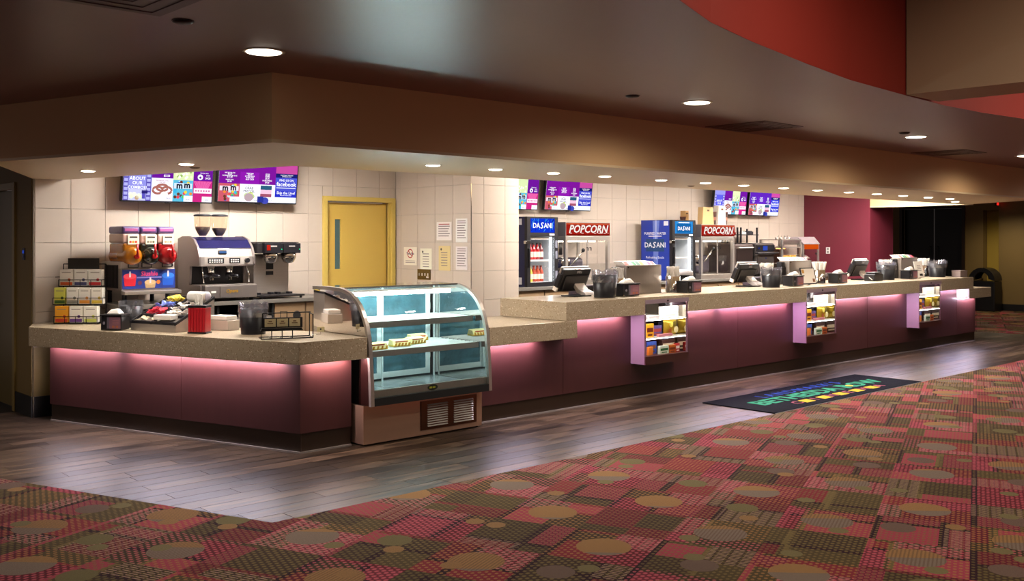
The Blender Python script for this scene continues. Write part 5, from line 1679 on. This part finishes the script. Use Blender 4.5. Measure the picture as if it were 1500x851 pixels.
# ------------------------------------------------------------------ popcorn machines
def popcorn(loc, label, k):
    t = thing('popcorn_machine', label, 'popcorn machine', loc, 0, 'red signed popcorn machines')
    W, D = .885, .62
    BOX(0, .0, 0, W, D, .07).build('base', M_STEELH, t, bevel=.003)
    for x in (0, W - .045):
        for y in (0, D - .045):
            BOX(x, y, .071, x + .045, y + .045, .595).build('corner_post', M_STEEL, t)
    BOX(0, 0, .596, W, D, .655).build('upper_frame', M_STEEL, t, bevel=.003)
    hd = BOX(.0, .0, .656, W, D, .845).build('header_box', mat('header_steel', '#b0a8a4', .35, .8), t, bevel=.003)
    sg = BOX(.012, -.010, .668, W - .012, -.0005, .835).build('sign', glow('popcorn_red', '#c8281c', .62), hd)
    BOX(.012, -.0108, .815, W - .012, -.0102, .829).build('sign_band', glow('popcorn_red_hi', '#e86840', .8), sg)
    BOX(.012, -.0108, .673, W - .012, -.0102, .680).build('sign_band', glow('popcorn_red_lo', '#701008', .5), sg)
    wl = text('POPCORN', .145, glow('popcorn_white', '#fff4ec', .95), sg, (W / 2 - .01, -.0118, .748), shear=.28, bold=.0035, ext=.0005, wide=1.12)
    # serif feet on the upright letters
    for u in (-.345, -.115, .135, .225, .265, .335):
        BOX(W / 2 + u - .035, -.0124, .694, W / 2 + u + .010, -.0114, .701).build('letter_serif', MATS['popcorn_white'], sg)
    MB().lathe([(.006, -.0118), (.006, -.0104)], c=(W - .05, 0, .70), n=8, axis='y').build('trade_mark', MATS['popcorn_white'], sg)
    BOX(.046, .012, .071, W / 2 - .012, .018, .595).build('door_pane', M_GLASS, t)
    BOX(W / 2 + .012, .012, .071, W - .046, .018, .595).build('door_pane', M_GLASS, t)
    BOX(W / 2 - .011, .008, .071, W / 2 + .011, .022, .595).build('centre_bar', M_STEEL, t)
    BOX(.014, .046, .071, .018, D - .046, .595).build('side_pane', M_GLASS, t)
    BOX(W - .018, .046, .071, W - .014, D - .046, .595).build('side_pane', M_GLASS, t)
    BOX(.046, D - .03, .071, W - .046, D - .02, .595).build('back_panel', mat('popcorn_back', '#d8ccc2', .4, .0), t)
    for x in (W / 2 - .03, W / 2 + .03):
        MB().tube([(x, -.0, .50), (x, -.025, .50), (x, -.025, .46)], .007, 6).build('door_knob', M_DARK, t)
    BOX(W, .02, .40, W + .022, .05, .46).build('side_latch', M_DARK, t)
    # kettle, hung at the left
    kt = MB().lathe([(.001, .20), (.10, .20), (.125, .225), (.125, .34), (.110, .355)], c=(.235, .30, 0), n=28).build('kettle', M_CHROME, t, smooth=True)
    MB().lathe([(.12, .356), (.06, .372), (.001, .376)], c=(.235, .30, 0), n=24).build('kettle_lid', M_CHROME, kt, smooth=True)
    MB().tube([(.235, .18, .26), (.24, .10, .28), (.40, .06, .46)], .010, 8).build('dump_arm', M_CHROME, kt, smooth=True)
    MB().lathe([(.001, -.03), (.022, -.018), (.026, 0), (.022, .018), (.001, .03)], c=(.405, .058, .465), n=14).build('arm_knob', M_BLACK, kt, smooth=True)
    BOX(.08, .20, .575, W - .08, .26, .594).build('heat_lamp', glow('popcorn_fill', (1, .88, .7), 9.0), t)  # lamp added to brighten the dark glass box
    BOX(.10, .28, .376, .16, .34, .595).build('kettle_hanger', M_STEEL, t)
    MB().lathe([(.045, .40), (.05, .41), (.05, .595)], c=(.24, .36, 0), n=14).build('motor_tube', M_DARK, t, smooth=True)
    BOX(.40, .40, .071, .80, D - .035, .36).build('warming_bin', mat('warming_bin', '#5a5460', .35, .5, var=.2), t, bevel=.06, seg=4)
    return t
popcorn((9.555, 9.20, ZB), 'popcorn machine with red sign beside the bottle cooler', 0)
popcorn((12.55, 9.20, ZB), 'popcorn machine with paper bags and cups on top', 1)

zt = ZB + .8455
def paper_bag(x, y, w, h, col, label):
    t = thing('popcorn_bag', label, 'paper bag', (x, y, zt), 0, 'paper bags and cups on the popcorn machine')
    MB().add([(-w / 2, -.05, 0), (w / 2, -.05, 0), (w / 2, .05, 0), (-w / 2, .05, 0), (-w * .42, -.05, h), (w * .42, -.05, h), (w * .42, .05, h), (-w * .42, .05, h)], [(3, 2, 1, 0), (4, 5, 6, 7), (0, 1, 5, 4), (1, 2, 6, 5), (2, 3, 7, 6), (3, 0, 4, 7)]).build('bag_body', mat('card_' + col, col, .7), t, bevel=.004)
    BOX(-.03, -.0515, h * .76, .03, -.0505, h * .86).build('printed_mark', mat('bag_print', '#6a4a30' if col != '#f0ebe0' else '#d8c4a0', .6), t)
paper_bag(12.83, 9.32, .30, .27, '#d8b27c', 'tall tan paper bag on top of the right popcorn machine')
paper_bag(13.20, 9.32, .21, .30, '#f0ebe0', 'tall white paper bag on top of the right popcorn machine')
paper_bag(12.74, 9.66, .10, .22, '#caa06a', 'small tan paper bag at the left rear of the right popcorn machine')
for x, lab in ((13.055, 'dark patterned paper cup between the tan and white bags'), (13.36, 'dark patterned paper cup right of the white bag'), (12.62, 'dark small paper cup left of the tan bag')):
    t = thing('paper_cup', lab, 'cup', (x, 9.33 if x > 12.7 else 9.60, zt), 0, 'paper bags and cups on the popcorn machine')
    h = .20 if x > 12.7 else .12
    MB().lathe([(.034, 0), (.048, h), (.044, h), (.031, .006), (.001, .006)], n=18, caps=False).build('cup_wall', mat('cup_brown', '#4a2c24', .5, var=.5, vscale=30), t, smooth=True)
    MB().lathe([(.0475, h - .004), (.051, h), (.0475, h + .004)], n=18, caps=False).build('cup_rim', mat('cup_rim', '#8a4a3a', .5), t, smooth=True)
    MB().lathe([(.040, h * .35), (.0432, h * .6)], n=18, caps=False).build('printed_band', mat('cup_band', '#a8705c', .5), t, smooth=True)

# ------------------------------------------------------------------ ovens, rack and warmers
ov = thing('box_oven', 'dark steel box oven left of the oven with blue display', 'oven', (13.60, 9.30, ZB))
BOX(0, .0, .03, .52, .55, .54).build('body', mat('oven_steel', '#6e6260', .35, .8), ov, bevel=.025, seg=3)
BOX(.03, -.012, .07, .49, -.0005, .46).build('door', mat('oven_door', '#3a2e2c', .25, .5, var=.2), ov, bevel=.006)
MB().tube([(.06, -.012, .48), (.06, -.04, .48), (.46, -.04, .48), (.46, -.012, .48)], .008, 8).build('door_handle', M_STEEL, ov)
for x in (.04, .46):
    BOX(x, .04, 0, x + .03, .5, .029).build('foot', M_BLACK, ov)
ov2 = thing('rapid_oven', 'grey rapid oven with small blue display and black handle', 'oven', (14.19, 9.30, ZB))
BOX(0, .0, .03, .57, .55, .55).build('body', mat('oven_grey', '#4c4645', .35, .6), ov2, bevel=.03, seg=3)
BOX(.02, -.010, .42, .55, -.0005, .52).build('control_panel', M_BLACK, ov2)
BOX(.20, -.0125, .43, .33, -.0105, .505).build('display', glow('oven_blue', '#3a58c8', .8), ov2)
BOX(.06, -.0125, .45, .10, -.0105, .48).build('display', glow('oven_blue2', '#2a3a90', .5), ov2)
BOX(.04, -.012, .06, .53, -.0005, .40).build('door', mat('oven_door_grey', '#5a5250', .35, .7), ov2, bevel=.004)
MB().tube([(-.04, -.02, .385), (-.04, -.06, .385), (.60, -.06, .385), (.60, -.02, .385)], .014, 8).build('door_handle', M_BLACK, ov2)
MB().lathe([(.012, -.016), (.012, -.0125)], c=(.28, 0, .30), n=12, axis='y').build('badge', glow('oven_badge', '#3048a0', .4), ov2)
for x in (.04, .50):
    BOX(x, .04, 0, x + .03, .5, .029).build('foot', M_BLACK, ov2)
rk = thing('oven_rack', 'black post rack standing over the ovens with odds and ends', 'rack', (13.62, 9.62, ZB + .555))
m = MB()
for x in (.10, .52, .62, 1.10):
    m.box(x, .0, 0, x + .022, .022, .26).box(x, .20, 0, x + .022, .222, .24)
m.box(.08, -.01, .13, 1.14, .23, .142)
m.build('post_frame', M_BLACK, rk)
for (x, w, h, col, lab) in ((.42, .20, .035, '#8c1c22', 'flat red packet on the oven rack'), (.75, .14, .04, '#d8d4cc', 'small white carton on the oven rack'), (.93, .20, .05, '#24222a', 'black tongs case on the oven rack')):
    t = thing('rack_item', lab, 'kitchen item', (13.62 + x, 9.70, ZB + .555 + .1425))
    BOX(-w / 2, -.05, 0, w / 2, .05, h).build('body', mat('item_' + col, col, .5), t, bevel=.004)
    BOX(-w * .4, -.04, h + .0003, w * .4, .04, h + .012).build('lid', mat('item_' + col, col, .5), t, bevel=.003)
wm = thing('food_warmer', 'glass sided food warmer with yellow cups inside', 'food warmer', (14.99, 9.30, ZB))
W = .62
for x in (0, W - .03):
    for y in (0, .42):
        BOX(x, y, .06, x + .03, y + .03, .60).build('corner_post', M_STEEL, wm)
BOX(0, 0, 0, W, .45, .06).build('base', M_STEELH, wm)
BOX(.0, .0, .465, W, .45, .485).build('shelf', M_STEEL, wm)
BOX(.031, .005, .19, W - .031, .44, .20).build('shelf', M_STEEL, wm)
BOX(0, 0, .60, W, .45, .615).build('top', M_STEEL, wm)
BOX(.031, .004, .06, W - .031, .008, .46).build('front_pane', M_GLASS, wm)
BOX(.031, .43, .06, W - .031, .438, .46).build('back_panel', mat('warmer_back', '#5c4c44', .4), wm)
BOX(.20, .2, .445, W - .20, .25, .462).build('heat_lamp', glow('heat_lamp', '#ffb060', 3.0), wm)
for k in range(5):
    t = thing('cheese_cup', ('yellow cheese cup in the food warmer, leftmost', 'yellow cheese cup in the food warmer, second from left', 'yellow cheese cup in the food warmer, middle', 'yellow cheese cup in the food warmer, second from right', 'yellow cheese cup in the food warmer, rightmost')[k], 'food cup', (15.22 + k * .085, 9.42, ZB + .2005), 0, 'cheese cups in the warmer')
    MB().lathe([(.030, 0), (.036, .13), (.033, .135)], n=14).build('cup', mat('cheese_yellow', '#e0a030', .4, var=.2, vscale=20), t, smooth=True)
    MB().lathe([(.037, .135), (.037, .142)], n=14).build('lid', mat('cheese_lid', '#d8c088', .4), t)
for k in range(4):
    t = thing('spare_scoop', ('small steel scoop on the food warmer, leftmost of four', 'small steel scoop on the food warmer, second of four', 'small steel scoop on the food warmer, third of four', 'small steel scoop on the food warmer, rightmost of four')[k], 'scoop', (15.05 + k * .13, 9.45, ZB + .6155), .3 * k, 'scoops on the food warmer')
    MB().lathe([(.018, 0), (.030, .035), (.026, .035), (.015, .006), (.001, .006)], n=12, caps=False).build('bowl', M_STEEL, t, smooth=True)
    MB().tube([(.026, 0, .03), (.07, 0, .06)], .005, 6).build('handle', M_BLACK, t)
w2 = thing('display_warmer', 'tall glass warmer with orange lit header by the plum wall', 'food warmer', (15.64, 9.28, ZB))
W = .53
for x in (0, W - .028):
    for y in (0, .40):
        BOX(x, y, .05, x + .028, y + .028, .52).build('corner_post', M_STEEL, w2)
BOX(0, 0, 0, W, .43, .05).build('base', M_STEELH, w2)
BOX(.029, .0, .52, W - .0, .43, .535).build('top', M_STEEL, w2)
MB().prism([(-.02, .53), (.10, .66), (.36, .66), (.43, .536), (.0, .536)], -.02, W, 'yz').build('sloped_hood', mat('hood_clear', '#c8bcc0', .25, .5), w2)
BOX(.03, -.006, .44, W - .03, -.0005, .525).build('header', glow('warmer_orange', '#e85a14', .8), w2)
BOX(.03, .004, .05, W - .03, .008, .43).build('front_pane', M_GLASS, w2)
MB().lathe([(.01, .06), (.01, .36)], c=(.26, .2, 0), n=8).build('spindle', M_STEEL, w2)
MB().lathe([(.001, .37), (.09, .33), (.16, .28), (.16, .275), (.001, .30)], c=(.26, .2, 0), n=20).build('reflector_cone', M_STEEL, w2, smooth=True)
for x in (-.012, W):
    MB().lathe([(.022, x), (.022, x + .012)], c=(0, .06, .36), n=10, axis='x').build('hinge_knob', M_DARK, w2)

# ------------------------------------------------------------------ things on the long high counter
ZH = 1.0725
M_SILV = mat('pos_silver', '#c8c2c0', .35, .3)
def register(loc, label):
    t = thing('cash_register', label, 'cash register', loc, 0, 'touch screen cash registers')
    BOX(-.14, -.10, 0, .12, .10, .014).build('foot_plate', M_BLACK, t, bevel=.004)
    arm = [(-.19, .0), (-.165, .03), (-.09, .055), (-.04, .10), (.0, .165), (.025, .16), (-.005, .085), (-.05, .025), (-.12, .0)]
    MB().prism([(p[0] + .05, p[1] + .0145) for p in arm], -.01, .14, 'yz').build('stand_arm', M_SILV, t, bevel=.004)
    MB().lathe([(.018, -.07), (.018, .17)], c=(0, .06, .155), n=14, axis='x').build('hinge', M_CHROME, t, smooth=True)
    # head: leaning towards the customer
    Mt = Matrix.Translation((0, .06, .155)) @ Matrix.Rotation(R(24), 4, 'X')
    def hb(nm, m, *a, par=t, bev=.004):
        return BOX(*a).xf(Mt).build(nm, m, par, bevel=bev)
    hd = hb('screen_housing', M_BLACK, -.205, -.025, -.105, .205, .020, .150, bev=.008)
    hb('bezel', M_SILV, -.212, .021, -.115, .212, .040, .160, bev=.006)
    hb('glass_face', mat('dark_screen', '#0c1018', .1), -.19, .0405, -.09, .19, .042, .135, bev=0)
    hb('back_cover', M_DARK, -.17, -.045, -.09, .17, -.0255, .085, par=hd, bev=.01)
    hb('top_sticker', M_WHITE, -.03, -.027, .152, .09, .0, .1535, par=t, bev=0)
    hb('red_mark', mat('sticker_red', '#c03030', .5), .0, -.028, .1536, .04, -.005, .1542, par=t, bev=0)
    lt = text('DELL', .036, mat('logo_silver', '#b4b2b4', .4), hd, (0, 0, 0), bold=.001, ext=.0003)
    lt.matrix_local = Mt @ Matrix.Translation((.03, -.0262, .118)) @ Matrix.Rotation(R(90), 4, 'X')
    hb('side_reader', M_BLACK, -.235, -.02, -.06, -.2125, .03, .09, bev=.003)
    hb('reader_tip', M_WHITE, -.238, -.022, -.105, -.2125, .032, -.061, bev=.003)
    return t
register((7.68, 7.23, ZH), 'touch screen register on silver stand, nearest of the three')
register((10.87, 7.23, ZH), 'touch screen register on silver stand, middle of the three')
register((13.93, 7.30, ZH), 'touch screen register at the far end with a printer before it')
bagged_bin('black countertop bin with clear liner beside the nearest register', (7.725, 6.875, ZH), .130, .235, bag=.09)
bagged_bin('black countertop bin with clear liner beside the middle register', (10.87, 6.90, ZH), .122, .225, bag=.05)
bagged_bin('black countertop bin with clear liner beside the farthest register', (14.18, 7.04, ZH), .135, .22, bag=.08)
bagged_bin('black countertop bin with clear liner near the far end of the counter', (15.82, 7.0, ZH), .14, .22, bag=.08)
napkin_dispenser('black napkin dispenser between the first bin and the steel cup dispenser', (8.06, 6.875, ZH), 0)
napkin_dispenser('black napkin dispenser at the right of the nearest candy case', (9.10, 6.835, ZH), 0)
napkin_dispenser('black napkin dispenser left of the white framed sign', (11.38, 6.90, ZH), 0)
napkin_dispenser('black napkin dispenser right of the middle candy case', (12.60, 6.95, ZH), 0)
napkin_dispenser('black napkin dispenser near the farthest candy case', (14.73, 6.95, ZH), 0)
def liner_roll(loc, label):
    t = thing('bag_bundle', label, 'plastic bags', loc, .2)
    vs, fs = [], []
    N, K = 18, 14
    for i in range(K):
        for j in range(N):
            a = 2 * PI * j / N
            u = i / (K - 1)
            r = .055 * math.sin(PI * max(.06, min(.94, u))) ** .4 * (1 + .35 * noise.noise(Vector((u * 6, math.cos(a) * 2, math.sin(a) * 2 + loc[0]))))
            vs.append(((u - .5) * .26, r * math.cos(a), .06 + r * math.sin(a)))
    for i in range(K - 1):
        for j in range(N):
            fs.append((i * N + j, i * N + (j + 1) % N, (i + 1) * N + (j + 1) % N, (i + 1) * N + j))
    MB().add(vs, fs).build('bag_folds', M_BAG, t)
    BOX(-.10, -.03, .02, .10, .03, .085).build('inner_roll', mat('grey_roll', '#5a5866', .5), t, bevel=.01)
    for x in (-.08, .08):
        BOX(x - .01, -.035, 0, x + .01, .035, .0195).build('rest_foot', M_BLACK, t)
# tubs standing behind the dispensers
def lidded_tub(loc, label):
    t = thing('lidded_tub', label, 'tub', loc)
    MB().lathe([(.105, 0), (.115, .19), (.11, .19)], n=24).build('tub_wall', M_BLACK, t, smooth=True)
    MB().lathe([(.135, .191), (.140, .20), (.135, .235), (.08, .25), (.001, .255)], n=24).build('lid', mat('pale_lid', '#c8c4cc', .3), t, smooth=True)
lidded_tub((9.27, 7.08, ZH), 'black tub with pale lid behind the napkin dispenser by the nearest candy case')
liner_roll((12.80, 7.13, ZH + .0), 'crumpled clear plastic liner behind the napkin dispenser near the plum wall')
# straw holders
def straws(loc, label, r=.085, h=.185, flare=.0, group='straw holders'):
    t = thing('straw_holder', label, 'straw holder', loc, 0, group)
    MB().lathe([(r, 0), (r, h), (r * .94, h), (r * .94, .01), (.001, .01)], n=24, caps=False).build('steel_cylinder', M_CHROME, t, smooth=True)
    m = MB()
    for k in range(70):
        q = math.sqrt(random.random()) * r * .85
        a = random.uniform(0, 2 * PI)
        x, y = q * math.cos(a), q * math.sin(a)
        s = 1 + flare
        m.tube([(x, y, .02), (x * 1.02, y * 1.02, h), (x * s, y * s, h + .105 + random.uniform(-.008, .008))], .0075, 5)
    m.build('paper_straws', M_PAPER, t)['kind'] = 'stuff'
    return t
straws((8.14, 7.07, ZH), 'steel straw holder hidden behind the first bin, left of the steel dispenser box')
straws((9.0, 6.985, ZH), 'steel straw holder right of the nearest steel dispenser box')
straws((11.195, 7.17, ZH), 'straw holder behind the bin by the middle register', flare=.25)
straws((12.33, 7.08, ZH), 'steel straw holder with spreading straws right of the middle steel box', flare=.35)
straws((14.40, 7.16, ZH), 'straw holder behind the bin by the farthest register', flare=.3)
straws((15.90, 7.26, ZH), 'straw holder at the far end of the counter', flare=.3)
def cup_box(loc, label, W=.61, D=.15, H=.315):
    t = thing('steel_dispenser_box', label, 'dispenser', loc, 0, 'steel boxes with coloured tops')
    BOX(0, 0, 0, W, D, H).build('steel_box', M_STEELH, t, bevel=.003)
    fl = MB().prism([(.01, H + .0005), (D - .01, H + .0005), (D + .04, H + .045), (.06, H + .040)], .0, W * .86, 'yz').build('label_ramp', M_WHITE, t)
    cols = ('#c83c34', '#e8e4e0', '#3a8a5c', '#4a7a68', '#d8b458', '#e8e2de', '#b04878', '#a83048')
    for k, c in enumerate(cols):
        x = .01 + k * (W * .84) / len(cols)
        MB().add([(x, .010, H + .004), (x + W * .09, .010, H + .004), (x + W * .09, .058, H + .042), (x, .058, H + .042)], [(0, 1, 2, 3)]).build('label_card', mat('card_' + c, c, .5), fl)
    sd = BOX(-.10, .05, 0, -.002, D, H * .72).build('side_holder', M_DARK, t, bevel=.004)
    BOX(-.09, .06, H * .72 + .0005, -.012, D - .01, H * .95).build('holder_lid', M_BLACK, t, bevel=.006)
    BOX(.03, -.003, H - .03, .045, -.0005, H - .015).build('screw', M_CHROME, t)
cup_box((8.30, 7.08, ZH), 'large steel dispenser box with coloured labels, nearest of three')
cup_box((11.78, 7.20, ZH), 'large steel dispenser box with coloured labels, middle of three', .56)
cup_box((14.95, 7.18, ZH), 'large steel dispenser box with coloured labels, farthest of three', .55)
def framed(loc, label, w=.30, h=.235, frame=True, rz=-.1):
    t = thing('framed_sign', label, 'sign', loc, rz, 'standing signs on the counter')
    t.rotation_euler = (R(-14), 0, rz)
    BOX(-w / 2, 0, .012, w / 2, .012, h).build('frame' if frame else 'card', M_BLACK if frame else M_WHITE, t, bevel=.003)
    BOX(-w / 2 + .016, -.002, .026, w / 2 - .016, -.0003, h - .014).build('sheet', M_PAPER, t)
    if frame:
        BOX(-w / 2 + .022, -.003, h - .075, -w / 2 + .07, -.0021, h - .025).build('picture', mat('sign_tan', '#d0a050', .5), t)
        BOX(w / 2 - .08, -.003, .04, w / 2 - .032, -.0021, .085).build('picture', mat('sign_brown', '#8a5a3a', .5), t)
    else:
        for k in range(4):
            BOX(-w * .22, -.003, h * .75 - k * .028, w * .22, -.0021, h * .75 + .008 - k * .028).build('printed_line', mat('notice_print', '#84787a', .7), t)
        BOX(-w * .1, -.003, .04, w * .28, -.0021, .075).build('picture', M_DARK, t)
    BOX(-.02, .012, .004, .02, .075, .012).build('easel_foot', M_BLACK, t)
framed((11.80, 6.90, ZH), 'black framed white sign standing left of the middle candy case')
framed((15.10, 6.93, ZH), 'narrow white card sign standing by the farthest candy case', .22, .27, False)
pr = thing('receipt_printer', 'dark boxy receipt printer before the farthest register', 'printer', (13.68, 6.98, ZH), .1)
BOX(-.16, -.08, 0, .16, .08, .10).build('body', M_DARK, pr, bevel=.01)
BOX(-.12, -.07, .1005, .12, .07, .128).build('lid', M_DARK, pr, bevel=.01)
MB().tube([(-.16, 0, .05), (-.19, -.02, .045), (-.18, -.05, .02)], .006, 6).build('cable', M_WHITE, pr)
t = thing('small_grey_box', 'small grey box at the far end of the high worktop', 'box', (16.085, 6.76, ZH))
BOX(-.13, -.07, 0, .13, .07, .085).build('carton', mat('grey_box', '#8c7a76', .5), t, bevel=.003)
BOX(-.132, -.072, .0855, .132, .072, .105).build('lid', MATS['grey_box'], t, bevel=.002)
# low machines behind the registers
for (x, w, lab) in ((7.95, .24, 'dark card reader block behind the nearest bin'), (11.24, .22, 'dark card reader block behind the middle bin'), (15.62, .22, 'dark card reader block behind the farthest steel box')):
    t = thing('card_reader', lab, 'card reader', (x, 7.40, ZH))
    BOX(-w / 2, -.10, 0, w / 2, .10, .105).build('body', mat('drawer_plum', '#3a3040', .4), t, bevel=.005)
    BOX(-w / 2 + .01, -.104, .02, w / 2 - .01, -.1005, .09).build('drawer_front', M_DARK, t)

# ------------------------------------------------------------------ floor mat with the theatre's name
mt = thing('floor_mat', 'black welcome mat with green lettering on the wood floor', 'mat', (9.905, 5.66, .0))
MB().prism([(-1.56, -.40), (1.56, -.40), (1.56, .44), (-1.56, .44)], .0005, .010).build('mat_body', mat('mat_black', '#0c0c16', .95, spec=.05, bump=.4, bscale=300), mt)
mg, mbl, my, mp_ = mat('mat_green', '#2f7c62', .95, spec=.05), mat('mat_blue', '#243f90', .95, spec=.05), mat('mat_yellow', '#b89a30', .95, spec=.05), mat('mat_pink', '#8c4a5c', .95, spec=.05)
text("LANDMARK'S", .20, mbl, mt, (-.05, .225, .0105), (0, 0, 0), ext=.0003, space=1.35, wide=1.05, bold=.003)
text('BETHESDA ROW', .29, mg, mt, (.0, .0, .0105), (0, 0, 0), ext=.0003, bold=.010, wide=1.16)
o_ = MB().lathe([(.075, .0112), (.075, .0116)], n=18)
for k, ch in enumerate('CINEMA'):
    x = -.86 + k * .345
    text(ch, .16, mp_, mt, (x, -.225, .0105), (0, 0, 0), ext=.0003, bold=.003, wide=1.2)
    if k < 5:
        MB().prism([(x + .085, -.29), (x + .25, -.29), (x + .265, -.165), (x + .10, -.165)], .0102, .0108).build('film_frame', my, mt)
o_ = MB().lathe([(.045, .0113), (.045, .0117)], c=(.615, .0, 0), n=18).build('letter_spot', my, mt)
MB().prism([(-1.56, -.415), (1.56, -.415), (1.56, -.4005), (-1.56, -.4005)], .0005, .006).build('mat_edge', mat('mat_rubber', '#3a3a40', .8), mt)

# ------------------------------------------------------------------ far bin
fb = thing('trash_bin', 'tall black trash bin with arched hood against the end wall', 'trash bin', (24.02, 9.50, .0045), R(-90))
def arch(r, h, n=14):
    return [(r, 0)] + [(r * math.cos(PI * k / n), h + r * math.sin(PI * k / n)) for k in range(n + 1)] + [(-r, 0)]
BOX(-.30, -.22, 0, .30, .22, .70).build('body', mat('bin_black', '#0c0b0b', .35), fb, bevel=.02)
outer = arch(.30, .0)
innr = arch(.16, .0)
ring = [(x, z + .71) for x, z in outer[1:-1]] + [(x, z + .75) for x, z in reversed(innr[1:-1])]
MB().prism(ring, -.22, -.18, 'xz').build('hood', MATS['bin_black'], fb)
MB().prism(ring, .18, .22, 'xz').build('hood', MATS['bin_black'], fb)
sh = MB()
n = 14
vs = []
for k in range(n + 1):
    a = PI * k / n
    for y in (-.18, .18):
        vs += [(.30 * math.cos(a), y, .71 + .30 * math.sin(a)), (.27 * math.cos(a), y, .71 + .27 * math.sin(a))]
fs = []
for k in range(n):
    p = k * 4
    fs += [(p, p + 4, p + 6, p + 2), (p + 1, p + 3, p + 7, p + 5)]
sh.add(vs, fs).build('hood_shell', MATS['bin_black'], fb, smooth=True)
